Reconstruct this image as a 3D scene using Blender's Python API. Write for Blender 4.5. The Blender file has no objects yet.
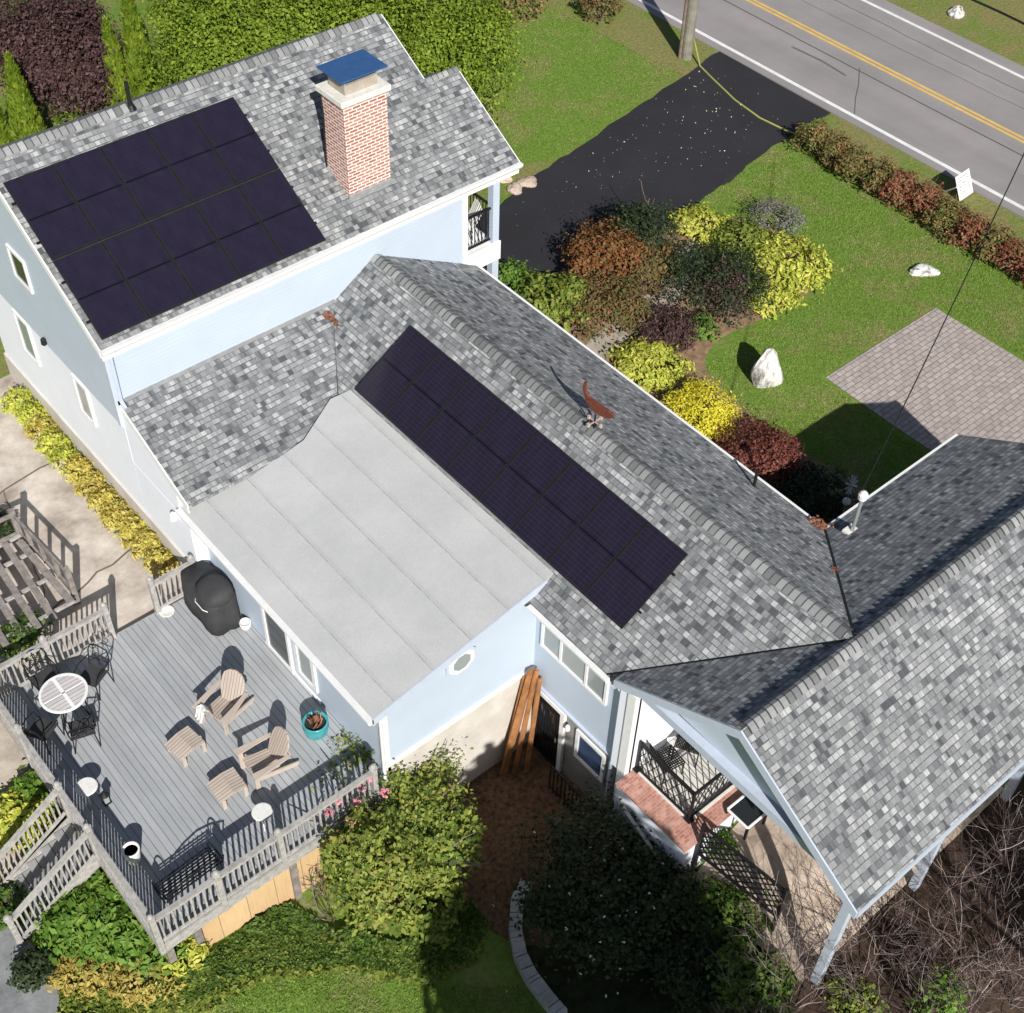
import bpy, math, random
import numpy as np
from mathutils import Vector
random.seed(7); RNG = np.random.default_rng(7)
S = bpy.context.scene
C = S.collection

# ------------------------------------------------------------------ camera, world, sun, exposure
PITCH, YAW, ROLL, FPX, HCAM = 46.974, 48.388, 2.014, 1342.6, 23.285
def cam_axes():
    p, y, r = map(math.radians, (PITCH, YAW, ROLL))
    F = np.array([math.cos(y)*math.cos(p), math.sin(y)*math.cos(p), -math.sin(p)])
    R = np.array([math.sin(y), -math.cos(y), 0.0]); U = np.cross(R, F)
    return F, R*math.cos(r)+U*math.sin(r), U*math.cos(r)-R*math.sin(r)
CF, CR, CU = cam_axes()
cd = bpy.data.cameras.new('camera'); co = bpy.data.objects.new('camera', cd); C.objects.link(co)
from mathutils import Matrix
co.matrix_world = Matrix(((CR[0], CU[0], -CF[0], 0), (CR[1], CU[1], -CF[1], 0), (CR[2], CU[2], -CF[2], HCAM), (0, 0, 0, 1)))
cd.sensor_fit = 'HORIZONTAL'; cd.sensor_width = 36; cd.lens = FPX/1024*36
cd.clip_start = 0.5; cd.clip_end = 3000
S.camera = co

SUN_AZ, SUN_EL = 63.5, 34.7            # the way the light travels, from +x towards +y; its height
W = bpy.data.worlds.new('World'); S.world = W; W.use_nodes = True
wn = W.node_tree.nodes; wl = W.node_tree.links
sky = wn.new('ShaderNodeTexSky'); sky.sky_type = 'NISHITA'; sky.sun_disc = False
sky.sun_elevation = math.radians(SUN_EL); sky.sun_rotation = math.radians(206.5)
bg = wn['Background']; bg.inputs[1].default_value = 0.05
wl.new(sky.outputs[0], bg.inputs[0])
sd = bpy.data.lights.new('sun', 'SUN'); sd.energy = 5.0; sd.angle = math.radians(0.5); sd.color = (1.0, 0.965, 0.90)
so = bpy.data.objects.new('sun', sd); C.objects.link(so)
ca, sa = math.cos(math.radians(SUN_AZ)), math.sin(math.radians(SUN_AZ)); ce, se = math.cos(math.radians(SUN_EL)), math.sin(math.radians(SUN_EL))
so.rotation_euler = Vector((ca*ce, sa*ce, -se)).to_track_quat('-Z', 'Y').to_euler()
so.location = (0, 0, 40)
S.view_settings.view_transform = 'Standard'; S.view_settings.look = 'None'
S.view_settings.exposure = 0.24; S.view_settings.gamma = 1
S.render.engine = 'CYCLES'

def at(px, py, z=0.0):
    r = CF + CR*(px-512)/FPX - CU*(py-506.5)/FPX
    t = (z-HCAM)/r[2]
    return (r[0]*t, r[1]*t, z)

# ------------------------------------------------------------------ materials
def nt(name, rough=0.8, metal=0.0, spec=0.3):
    m = bpy.data.materials.new(name); m.use_nodes = True
    b = m.node_tree.nodes['Principled BSDF']
    b.inputs['Roughness'].default_value = rough; b.inputs['Metallic'].default_value = metal
    b.inputs['Specular IOR Level'].default_value = spec
    return m, m.node_tree.nodes, m.node_tree.links, b
def ramp(N, L, src, stops, interp='LINEAR'):
    r = N.new('ShaderNodeValToRGB'); r.color_ramp.interpolation = interp
    e = r.color_ramp.elements
    while len(e) < len(stops): e.new(0.5)
    for el, (p, c) in zip(e, stops):
        el.position = p; el.color = (c[0], c[1], c[2], 1)
    L.new(src, r.inputs[0]); return r.outputs[0]
def noise(N, L, vec, scale, detail=4, rough=0.6):
    n = N.new('ShaderNodeTexNoise'); n.inputs['Scale'].default_value = scale
    n.inputs['Detail'].default_value = detail; n.inputs['Roughness'].default_value = rough
    L.new(vec, n.inputs['Vector']); return n.outputs[0]
def mix(N, L, fac, a, b, mode='MIX'):
    m = N.new('ShaderNodeMix'); m.data_type = 'RGBA'; m.blend_type = mode
    for i, v in ((0, fac), (6, a), (7, b)):
        if isinstance(v, (int, float)): m.inputs[i].default_value = v
        elif isinstance(v, tuple): m.inputs[i].default_value = (v[0], v[1], v[2], 1)
        else: L.new(v, m.inputs[i])
    return m.outputs[2]
def math_(N, L, op, a, b=0.0):
    m = N.new('ShaderNodeMath'); m.operation = op
    for i, v in ((0, a), (1, b)):
        if isinstance(v, (int, float)): m.inputs[i].default_value = v
        else: L.new(v, m.inputs[i])
    return m.outputs[0]
def bump(N, L, b, h, strength=0.3, dist=0.02):
    bp = N.new('ShaderNodeBump'); bp.inputs['Strength'].default_value = strength; bp.inputs['Distance'].default_value = dist
    L.new(h, bp.inputs['Height']); L.new(bp.outputs[0], b.inputs['Normal'])
def plain(name, col, rough=0.6, metal=0.0, var=0.12, scale=6.0, spec=0.3):
    m, N, L, b = nt(name, rough, metal, spec)
    g = N.new('ShaderNodeNewGeometry')
    n = noise(N, L, g.outputs['Position'], scale, 5)
    lo = tuple(c*(1-var) for c in col); hi = tuple(min(1, c*(1+var)) for c in col)
    L.new(ramp(N, L, n, [(0.3, lo), (0.7, hi)]), b.inputs['Base Color'])
    return m
def shingle(name, tones):
    m, N, L, b = nt(name, 0.9, 0, 0.15)
    uv = N.new('ShaderNodeUVMap')
    def bricks(w, h, off, sq, sqf):
        t = N.new('ShaderNodeTexBrick'); L.new(uv.outputs[0], t.inputs['Vector'])
        t.inputs['Color1'].default_value = (0, 0, 0, 1); t.inputs['Color2'].default_value = (1, 1, 1, 1)
        t.inputs['Mortar'].default_value = (0.0, 0.0, 0.0, 1)
        t.inputs['Scale'].default_value = 1; t.inputs['Mortar Size'].default_value = 0.006
        t.inputs['Mortar Smooth'].default_value = 0.3; t.inputs['Bias'].default_value = 0
        t.inputs['Brick Width'].default_value = w; t.inputs['Row Height'].default_value = h
        t.offset = off; t.offset_frequency = 2; t.squash = sq; t.squash_frequency = sqf
        return t
    t = bricks(0.125, 0.122, 0.5, 1.4, 3); t.inputs['Mortar Size'].default_value = 0.0
    t2 = bricks(0.20, 0.122, 0.37, 0.7, 2); t2.inputs['Mortar Size'].default_value = 0.0
    t3 = bricks(0.085, 0.122, 0.61, 1.3, 4); t3.inputs['Mortar Size'].default_value = 0.0
    av = math_(N, L, 'ADD', math_(N, L, 'MULTIPLY', t.outputs['Color'], 0.5), math_(N, L, 'MULTIPLY', t2.outputs['Color'], 0.3))
    av = math_(N, L, 'ADD', av, math_(N, L, 'MULTIPLY', t3.outputs['Color'], 0.2))
    c = ramp(N, L, av, tones)
    n1 = noise(N, L, uv.outputs[0], 26, 3, 0.7)
    c = mix(N, L, 0.3, c, ramp(N, L, n1, [(0.3, (0.35,)*3), (0.7, (0.7,)*3)]), 'OVERLAY')
    n2 = noise(N, L, uv.outputs[0], 0.5, 3)
    c = mix(N, L, 0.25, c, ramp(N, L, n2, [(0.35, (0.38,)*3), (0.65, (0.6,)*3)]), 'OVERLAY')
    # thick laminated tabs: shadow painted as dark lines under butts and at tab sides
    sx = N.new('ShaderNodeSeparateXYZ'); L.new(uv.outputs[0], sx.inputs[0])
    f = math_(N, L, 'FRACT', math_(N, L, 'DIVIDE', sx.outputs[1], 0.122))
    tab = math_(N, L, 'GREATER_THAN', av, 0.52)
    edge = math_(N, L, 'MULTIPLY', math_(N, L, 'LESS_THAN', f, 0.13), math_(N, L, 'ADD', math_(N, L, 'MULTIPLY', tab, 0.75), 0.22))
    mp_ = N.new('ShaderNodeMapping'); L.new(uv.outputs[0], mp_.inputs[0]); mp_.inputs['Scale'].default_value = (1.6, 0.22, 1)
    st_ = noise(N, L, mp_.outputs[0], 1.5, 5, 0.7)
    c = mix(N, L, 0.3, c, ramp(N, L, st_, [(0.35, (0.36,)*3), (0.65, (0.62,)*3)]), 'OVERLAY')
    c = mix(N, L, math_(N, L, 'MULTIPLY', edge, 0.78), c, (0.05, 0.052, 0.056))
    t4 = bricks(0.125, 0.122, 0.5, 1.4, 3); t4.inputs['Mortar Size'].default_value = 0.010; t4.inputs['Mortar Smooth'].default_value = 0
    side = math_(N, L, 'MULTIPLY', t4.outputs['Fac'], math_(N, L, 'GREATER_THAN', t2.outputs['Color'], 0.5))
    c = mix(N, L, math_(N, L, 'MULTIPLY', side, 0.45), c, (0.06, 0.062, 0.066))
    L.new(c, b.inputs['Base Color'])
    h = math_(N, L, 'ADD', math_(N, L, 'MULTIPLY', math_(N, L, 'SUBTRACT', 1.0, f), 0.7), math_(N, L, 'MULTIPLY', tab, 0.4))
    h = math_(N, L, 'ADD', h, math_(N, L, 'MULTIPLY', n1, 0.3))
    bump(N, L, b, h, 0.8, 0.02)
    return m
TONES = [(0.16, (0.085, 0.091, 0.10)), (0.34, (0.178, 0.186, 0.197)), (0.50, (0.248, 0.256, 0.266)), (0.66, (0.30, 0.307, 0.316)), (0.82, (0.435, 0.443, 0.452))]
M_SH = shingle('shingle', TONES)
def island(name, stops, rough=0.8, spec=0.2, transl=0.0, interp='LINEAR'):
    m, N, L, b = nt(name, rough, 0, spec)
    g = N.new('ShaderNodeNewGeometry')
    rnd = g.outputs['Random Per Island']
    if transl:
        nn_ = noise(N, L, g.outputs['Position'], 1.7, 3, 0.6)
        rnd = math_(N, L, 'ADD', math_(N, L, 'MULTIPLY', rnd, 0.62), math_(N, L, 'MULTIPLY', math_(N, L, 'SUBTRACT', nn_, 0.28), 0.85))
    col = ramp(N, L, rnd, stops, interp)
    L.new(col, b.inputs['Base Color'])
    if transl:
        t = N.new('ShaderNodeBsdfTranslucent'); L.new(col, t.inputs['Color'])
        ms = N.new('ShaderNodeMixShader'); ms.inputs[0].default_value = transl
        L.new(b.outputs[0], ms.inputs[1]); L.new(t.outputs[0], ms.inputs[2])
        L.new(ms.outputs[0], N['Material Output'].inputs['Surface'])
    return m
M_CAP = island('ridge_cap_shingle', [(0, (0.15, 0.155, 0.16)), (0.4, (0.22, 0.225, 0.23)), (0.7, (0.29, 0.295, 0.30)), (1, (0.36, 0.365, 0.37))], 0.9)
M_CAPEDGE = plain('cap_edge_dark', (0.07, 0.072, 0.078), 0.95)  # dark strip along the butt end of each cap
def siding(name, col, period=0.105, depth=0.3):
    m, N, L, b = nt(name, 0.55, 0, 0.3)
    uv = N.new('ShaderNodeUVMap'); sx = N.new('ShaderNodeSeparateXYZ'); L.new(uv.outputs[0], sx.inputs[0])
    f = math_(N, L, 'FRACT', math_(N, L, 'DIVIDE', sx.outputs[1], period))
    e = math_(N, L, 'LESS_THAN', f, 0.1)
    n = noise(N, L, uv.outputs[0], 1.3, 5)
    c = ramp(N, L, n, [(0.3, tuple(x*0.94 for x in col)), (0.7, col)])
    c = mix(N, L, math_(N, L, 'MULTIPLY', e, 0.16), c, tuple(x*0.45 for x in col))
    L.new(c, b.inputs['Base Color']); bump(N, L, b, math_(N, L, 'SUBTRACT', 1.0, f), depth, 0.01)
    return m
M_BLUE = siding('blue_siding', (0.49, 0.56, 0.66))
M_WSID = siding('white_siding', (0.84, 0.87, 0.95))
M_WHITE = plain('white_trim', (0.80, 0.80, 0.80), 0.45, var=0.05)
M_TRIMB = plain('blue_grey_trim', (0.48, 0.535, 0.64), 0.5, var=0.05)
M_FOUND = None
def rough_wall(name, a, b2, scale=1.2):
    m, N, L, b = nt(name, 0.9, 0, 0.15)
    g = N.new('ShaderNodeNewGeometry')
    n = noise(N, L, g.outputs['Position'], scale, 8, 0.65)
    L.new(ramp(N, L, n, [(0.32, a), (0.68, b2)]), b.inputs['Base Color'])
    bump(N, L, b, noise(N, L, g.outputs['Position'], 14, 6), 0.35, 0.02)
    return m
M_FOUND = rough_wall('parged_foundation', (0.50, 0.46, 0.41), (0.66, 0.62, 0.57))
M_GREYF = rough_wall('grey_block_wall', (0.20, 0.20, 0.19), (0.30, 0.29, 0.27))
def brick(name, c1, c2, mort, w=0.2, h=0.065, ms=0.010):
    m, N, L, b = nt(name, 0.85, 0, 0.2)
    uv = N.new('ShaderNodeUVMap')
    t = N.new('ShaderNodeTexBrick'); L.new(uv.outputs[0], t.inputs['Vector'])
    t.inputs['Color1'].default_value = (*c1, 1); t.inputs['Color2'].default_value = (*c2, 1); t.inputs['Mortar'].default_value = (*mort, 1)
    t.inputs['Scale'].default_value = 1; t.inputs['Mortar Size'].default_value = ms; t.inputs['Brick Width'].default_value = w; t.inputs['Row Height'].default_value = h
    n = noise(N, L, uv.outputs[0], 7, 5)
    c = mix(N, L, 0.35, t.outputs['Color'], ramp(N, L, n, [(0.3, (0.25,)*3), (0.7, (0.8,)*3)]), 'OVERLAY')
    L.new(c, b.inputs['Base Color']); bump(N, L, b, math_(N, L, 'SUBTRACT', 1.0, t.outputs['Fac']), 0.5, 0.01)
    return m
M_CHIM = brick('chimney_brick', (0.34, 0.10, 0.07), (0.50, 0.22, 0.17), (0.70, 0.64, 0.60), 0.215, 0.075, 0.016)
M_PBRICK = brick('patio_brick', (0.40, 0.16, 0.12), (0.56, 0.30, 0.24), (0.46, 0.34, 0.30), 0.13, 0.065, 0.006)
M_PAVER = brick('grey_pink_paver', (0.36, 0.31, 0.29), (0.44, 0.385, 0.36), (0.22, 0.19, 0.175), 0.30, 0.15, 0.012)
def membrane():
    m, N, L, b = nt('roof_membrane', 0.85, 0, 0.2)
    uv = N.new('ShaderNodeUVMap'); g = N.new('ShaderNodeNewGeometry')
    sx = N.new('ShaderNodeSeparateXYZ'); L.new(g.outputs['Position'], sx.inputs[0])
    n = noise(N, L, g.outputs['Position'], 0.8, 8, 0.7)
    c = ramp(N, L, n, [(0.3, (0.43, 0.44, 0.445)), (0.7, (0.51, 0.518, 0.52))])
    wob = math_(N, L, 'MULTIPLY', math_(N, L, 'SUBTRACT', noise(N, L, g.outputs['Position'], 2, 3), 0.5), 0.03)
    f = math_(N, L, 'FRACT', math_(N, L, 'ADD', math_(N, L, 'DIVIDE', math_(N, L, 'ADD', sx.outputs[0], wob), 0.92), 0.35))
    e = math_(N, L, 'LESS_THAN', f, 0.022)
    nn = noise(N, L, g.outputs['Position'], 5, 2)
    c = mix(N, L, math_(N, L, 'MULTIPLY', e, ramp(N, L, nn, [(0.35, (0.12,)*3), (0.6, (0.5,)*3)])), c, (0.16, 0.16, 0.16))
    f2 = math_(N, L, 'LESS_THAN', f, 0.10)
    c = mix(N, L, math_(N, L, 'MULTIPLY', f2, 0.12), c, (0.25, 0.25, 0.25))
    n4 = noise(N, L, g.outputs['Position'], 40, 2)
    c = mix(N, L, 0.2, c, ramp(N, L, n4, [(0.35, (0.35,)*3), (0.65, (0.65,)*3)]), 'OVERLAY')
    n5 = noise(N, L, g.outputs['Position'], 0.35, 4, .7)
    c = mix(N, L, 0.12, c, ramp(N, L, n5, [(0.35, (0.38,)*3), (0.65, (0.6,)*3)]), 'OVERLAY')
    L.new(c, b.inputs['Base Color']); bump(N, L, b, f2, 0.3, 0.01); return m
M_MEMB = membrane()
def boards(name, a, b2, w, seam, axis=0, rough=0.7):
    """planks side by side, from the object's own UV in metres"""
    m, N, L, b = nt(name, rough, 0, 0.25)
    uv = N.new('ShaderNodeUVMap'); sx = N.new('ShaderNodeSeparateXYZ'); L.new(uv.outputs[0], sx.inputs[0])
    q = math_(N, L, 'DIVIDE', sx.outputs[axis], w)
    f = math_(N, L, 'FRACT', q); fl = math_(N, L, 'FLOOR', q)
    wnz = N.new('ShaderNodeTexWhiteNoise'); wnz.noise_dimensions = '1D'; L.new(fl, wnz.inputs['W'])
    c = ramp(N, L, wnz.outputs[0], [(0, a), (1, b2)])
    mp = N.new('ShaderNodeMapping'); L.new(uv.outputs[0], mp.inputs[0])
    mp.inputs['Scale'].default_value = (12, 0.9, 1) if axis == 0 else (0.9, 12, 1)
    n = noise(N, L, mp.outputs[0], 2.0, 5)
    c = mix(N, L, 0.3, c, ramp(N, L, n, [(0.3, (0.35,)*3), (0.7, (0.65,)*3)]), 'OVERLAY')
    n6 = noise(N, L, uv.outputs[0], 0.7, 4)
    c = mix(N, L, 0.3, c, ramp(N, L, n6, [(0.35, (0.40,)*3), (0.65, (0.6,)*3)]), 'OVERLAY')
    e = math_(N, L, 'LESS_THAN', f, seam)
    c = mix(N, L, math_(N, L, 'MULTIPLY', e, 0.7), c, (0.04, 0.042, 0.05))
    L.new(c, b.inputs['Base Color']); bump(N, L, b, math_(N, L, 'SUBTRACT', 1.0, e), 0.4, 0.01)
    return m
M_DECK = boards('deck_boards', (0.34, 0.355, 0.375), (0.40, 0.415, 0.435), 0.142, 0.09, 0)
M_PLANK = boards('white_planks', (0.60, 0.58, 0.55), (0.68, 0.66, 0.62), 0.16, 0.12, 0)
M_RAIL = plain('weathered_white_paint', (0.37, 0.355, 0.34), 0.8, var=0.28, scale=9)
M_GREYW = plain('weathered_wood', (0.23, 0.205, 0.19), 0.85, var=0.35, scale=7)
M_BROWNW = plain('brown_boards', (0.33, 0.15, 0.06), 0.6, var=0.4, scale=3)
M_TAN = boards('tan_skirting', (0.54, 0.36, 0.19), (0.62, 0.43, 0.24), 0.61, 0.02, 0)
M_BLACK = plain('black_metal', (0.018, 0.018, 0.02), 0.45, 0.2, var=0.2)
M_BLACKC = plain('black_cover', (0.045, 0.045, 0.048), 0.7, var=0.2, scale=3)
M_BEIGE = boards('beige_slats', (0.47, 0.39, 0.335), (0.53, 0.45, 0.385), 0.07, 0.16, 0)
M_BEIGEP = plain('beige_resin', (0.50, 0.425, 0.365), 0.6, var=0.06)
M_TEAL = plain('teal_glaze', (0.05, 0.33, 0.37), 0.25, var=0.25, spec=0.6)
M_DARK = plain('dark_soil', (0.03, 0.025, 0.02), 0.9, var=0.3)
M_WPL = plain('white_plastic', (0.75, 0.74, 0.71), 0.5, var=0.08, scale=12)
M_RUST = plain('rusty_iron', (0.16, 0.05, 0.03), 0.85, 0.2, var=0.5, scale=30)
M_PALEM = plain('pale_rusty_metal', (0.50, 0.36, 0.32), 0.6, var=0.3, scale=20)
M_DLEAF = plain('dead_leaves', (0.30, 0.13, 0.08), 0.9, var=0.5, scale=30)
M_GALV = plain('galvanised_steel', (0.50, 0.51, 0.53), 0.4, 0.6, var=0.15)
M_CAPBLUE = plain('blue_steel_plate', (0.05, 0.13, 0.32), 0.35, 0.3, var=0.1)
M_CONCRW = plain('pale_mortar', (0.68, 0.66, 0.62), 0.85, var=0.12, scale=8)
M_PINK = island('pink_flowers', [(0, (0.55, 0.16, 0.2)), (1, (0.75, 0.3, 0.35))])
def glass(name, col=(0.02, 0.025, 0.03)):
    m, N, L, b = nt(name, 0.06, 0, 0.6); b.inputs['Base Color'].default_value = (*col, 1); return m
M_GLASS = glass('dark_glass'); M_GLASSB = glass('blue_glass', (0.05, 0.08, 0.15)); M_GLASSP = glass('pale_glass', (0.30, 0.33, 0.34))
def pv(name, k, line, fac):
    m, N, L, b = nt(name, 0.22, 0, 0.4)
    uv = N.new('ShaderNodeUVMap'); sx = N.new('ShaderNodeSeparateXYZ'); L.new(uv.outputs[0], sx.inputs[0])
    fx = math_(N, L, 'FRACT', math_(N, L, 'MULTIPLY', sx.outputs[0], 6.0))
    fy = math_(N, L, 'FRACT', math_(N, L, 'MULTIPLY', sx.outputs[1], 20.0))
    e = math_(N, L, 'MAXIMUM', math_(N, L, 'LESS_THAN', fx, 0.06), math_(N, L, 'LESS_THAN', fy, 0.14))
    n = noise(N, L, uv.outputs[0], 3.0, 3)
    c = ramp(N, L, n, [(0.3, tuple(v*k for v in (0.015, 0.012, 0.026))), (0.7, tuple(v*k for v in (0.021, 0.017, 0.035)))])
    c = mix(N, L, math_(N, L, 'MULTIPLY', e, fac), c, line)
    mid = math_(N, L, 'LESS_THAN', math_(N, L, 'ABSOLUTE', math_(N, L, 'SUBTRACT', sx.outputs[1], 0.5)), 0.011)
    c = mix(N, L, mid, c, (0.006, 0.006, 0.009))
    L.new(c, b.inputs['Base Color']); return m
M_PV = pv('solar_cells', 0.95, (0.03, 0.027, 0.04), 0.2); M_PVB = pv('solar_cells_gridded', 0.9, (0.06, 0.05, 0.058), 0.26)
def asphalt(name, a, b2, specks=None):
    m, N, L, b = nt(name, 0.85, 0, 0.25)
    g = N.new('ShaderNodeNewGeometry')
    n = noise(N, L, g.outputs['Position'], 0.35, 6, 0.6)
    c = ramp(N, L, n, [(0.35, a), (0.65, b2)])
    n2 = noise(N, L, g.outputs['Position'], 60, 2)
    c = mix(N, L, 0.3, c, ramp(N, L, n2, [(0.3, (0.3,)*3), (0.7, (0.7,)*3)]), 'OVERLAY')
    if specks:
        n3 = noise(N, L, g.outputs['Position'], 9, 2)
        s = ramp(N, L, n3, [(0.74, (0, 0, 0)), (0.76, (1, 1, 1))])
        c = mix(N, L, s, c, specks)
    else:
        mp = N.new('ShaderNodeMapping'); L.new(g.outputs['Position'], mp.inputs[0]); mp.inputs['Scale'].default_value = (1.3, 0.03, 1)
        n4 = noise(N, L, mp.outputs[0], 1.0, 4)
        c = mix(N, L, 0.25, c, ramp(N, L, n4, [(0.35, (0.4,)*3), (0.65, (0.62,)*3)]), 'OVERLAY')
    L.new(c, b.inputs['Base Color']); bump(N, L, b, n2, 0.25, 0.01); return m
M_ROAD = asphalt('grey_asphalt', (0.26, 0.245, 0.242), (0.31, 0.29, 0.287))
M_DRIVE = asphalt('black_asphalt', (0.024, 0.024, 0.029), (0.031, 0.031, 0.037), (0.35, 0.3, 0.22))
M_WLINE = plain('white_road_paint', (0.75, 0.75, 0.75), 0.7, var=0.12, scale=3)
M_YLINE = plain('yellow_road_paint', (0.68, 0.44, 0.12), 0.7, var=0.15, scale=3)
M_DLINE = plain('dark_grey_line', (0.10, 0.098, 0.10), 0.8)  # dark grey of the thin lines drawn on the road
def grass_mat(name, dry):
    m, N, L, b = nt(name, 0.9, 0, 0.1)
    g = N.new('ShaderNodeNewGeometry'); P = g.outputs['Position']
    n1 = noise(N, L, P, 0.45, 6, 0.65); n2 = noise(N, L, P, 9, 4, 0.75); n3 = noise(N, L, P, 1.6, 5, 0.7)
    green = ramp(N, L, n2, [(0.25, (0.085, 0.145, 0.022)), (0.5, (0.135, 0.22, 0.036)), (0.78, (0.21, 0.30, 0.065))])
    tan = ramp(N, L, n2, [(0.25, (0.16, 0.13, 0.055)), (0.75, (0.33, 0.27, 0.13))])
    k = ramp(N, L, math_(N, L, 'ADD', math_(N, L, 'MULTIPLY', n1, 0.6), math_(N, L, 'MULTIPLY', n3, 0.4)), [(0.48-dry, (0, 0, 0)), (0.64-dry, (0.8,)*3)])
    L.new(mix(N, L, k, green, tan), b.inputs['Base Color']); bump(N, L, b, n2, 0.7, 0.05); return m
M_GRASS = grass_mat('lawn_grass', 0.0); M_VERGE = grass_mat('dry_verge_grass', 0.10)
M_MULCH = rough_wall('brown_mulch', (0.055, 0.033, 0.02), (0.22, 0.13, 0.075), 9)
M_SHADEMULCH = rough_wall('shade_painted_mulch', (0.025, 0.017, 0.012), (0.075, 0.048, 0.035), 6)  # mulch darkened in its colour to carry the shade by the eave
M_SHADEBED = rough_wall('shade_painted_ground', (0.018, 0.020, 0.010), (0.05, 0.06, 0.024), 4)  # ground with the tree shade put into its colour
M_SOIL = rough_wall('bed_soil', (0.16, 0.10, 0.065), (0.36, 0.24, 0.15), 5)
M_PATIO = rough_wall('stained_concrete', (0.30, 0.25, 0.21), (0.70, 0.63, 0.56), 1.1)
M_STONE = rough_wall('stone_patio', (0.36, 0.28, 0.22), (0.60, 0.50, 0.42), 1.5)
M_FLAG = rough_wall('flagstone', (0.30, 0.26, 0.22), (0.46, 0.41, 0.35), 2.5)
M_SLATE = rough_wall('grey_slate', (0.15, 0.155, 0.16), (0.30, 0.31, 0.32), 2)
def rock_mat():
    m, N, L, b = nt('white_rock', 0.9, 0, 0.15); g = N.new('ShaderNodeNewGeometry')
    mp = N.new('ShaderNodeMapping'); L.new(g.outputs['Position'], mp.inputs[0]); mp.inputs['Scale'].default_value = (2.5, 2.5, 0.7)
    n = noise(N, L, mp.outputs[0], 2.2, 7, 0.7)
    L.new(ramp(N, L, n, [(0.34, (0.05, 0.048, 0.045)), (0.43, (0.40, 0.38, 0.36)), (0.55, (0.74, 0.73, 0.71))]), b.inputs['Base Color'])
    bump(N, L, b, noise(N, L, g.outputs['Position'], 7, 7), 0.6, 0.05); return m
M_ROCK = rock_mat()
M_TRCAP = rough_wall('wall_cap_stone', (0.35, 0.35, 0.34), (0.55, 0.54, 0.52), 2)
M_TWIG = island('twig_bark', [(0, (0.08, 0.05, 0.045)), (0.6, (0.17, 0.12, 0.11)), (1, (0.44, 0.39, 0.37))])
M_BARK = plain('bark', (0.18, 0.14, 0.11), 0.9, var=0.35, scale=9)
M_POLE = plain('utility_pole_wood', (0.22, 0.21, 0.17), 0.9, var=0.3, scale=3)
def leafm(name, *cols, tr=0.25):
    n = len(cols); return island(name, [(i/(n-1), c) for i, c in enumerate(cols)], 0.6, 0.25, tr)
L_GREEN = leafm('leaf_green', (0.035, 0.075, 0.014), (0.08, 0.15, 0.025), (0.20, 0.28, 0.05))
L_DARKG = leafm('leaf_dark_green', (0.014, 0.028, 0.010), (0.035, 0.055, 0.022), (0.085, 0.115, 0.05))  # dark green leaves, darkened further to stand for shade on shaded shrubs
L_YG = leafm('leaf_yellow_green', (0.20, 0.29, 0.03), (0.52, 0.54, 0.08), (0.75, 0.70, 0.20))
L_YEL = leafm('leaf_yellow', (0.50, 0.46, 0.03), (0.72, 0.65, 0.05), (0.85, 0.78, 0.12))
L_LIME = leafm('leaf_hosta', (0.06, 0.13, 0.015), (0.12, 0.23, 0.03), (0.26, 0.37, 0.07))
L_HYEL = leafm('leaf_hosta_yellow', (0.28, 0.22, 0.04), (0.48, 0.38, 0.10), (0.50, 0.45, 0.12))
L_RED = leafm('leaf_dark_red', (0.05, 0.02, 0.018), (0.15, 0.035, 0.03), (0.26, 0.09, 0.07), (0.09, 0.09, 0.03))
L_ORANGE = leafm('leaf_orange', (0.09, 0.10, 0.03), (0.25, 0.08, 0.03), (0.20, 0.14, 0.05), (0.42, 0.13, 0.06))
L_RUST = leafm('leaf_rust_green', (0.05, 0.07, 0.02), (0.13, 0.15, 0.05), (0.22, 0.10, 0.045), (0.20, 0.20, 0.09))
L_PURP = leafm('leaf_purple', (0.035, 0.018, 0.020), (0.085, 0.045, 0.045), (0.17, 0.10, 0.09))
L_CEDAR = leafm('leaf_bright_cedar', (0.06, 0.12, 0.012), (0.17, 0.25, 0.022), (0.34, 0.40, 0.05))
L_GREY = leafm('leaf_grey', (0.16, 0.16, 0.14), (0.30, 0.29, 0.27))
L_MIX = leafm('leaf_mixed', (0.05, 0.10, 0.02), (0.13, 0.20, 0.03), (0.30, 0.33, 0.06), (0.08, 0.12, 0.03))
L_YBR = leafm('leaf_golden', (0.22, 0.10, 0.05), (0.45, 0.36, 0.06), (0.66, 0.58, 0.16), (0.50, 0.50, 0.10))
L_ROSE = leafm('leaf_rose_of_sharon', (0.045, 0.085, 0.018), (0.12, 0.18, 0.03), (0.33, 0.37, 0.07), (0.24, 0.15, 0.07))
L_HEDGE = leafm('leaf_hedge', (0.06, 0.09, 0.02), (0.13, 0.18, 0.04), (0.30, 0.15, 0.08), (0.34, 0.33, 0.12))
L_HEDGR = leafm('leaf_hedge_red', (0.09, 0.08, 0.03), (0.40, 0.10, 0.08), (0.16, 0.15, 0.06), (0.52, 0.20, 0.12))
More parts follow.
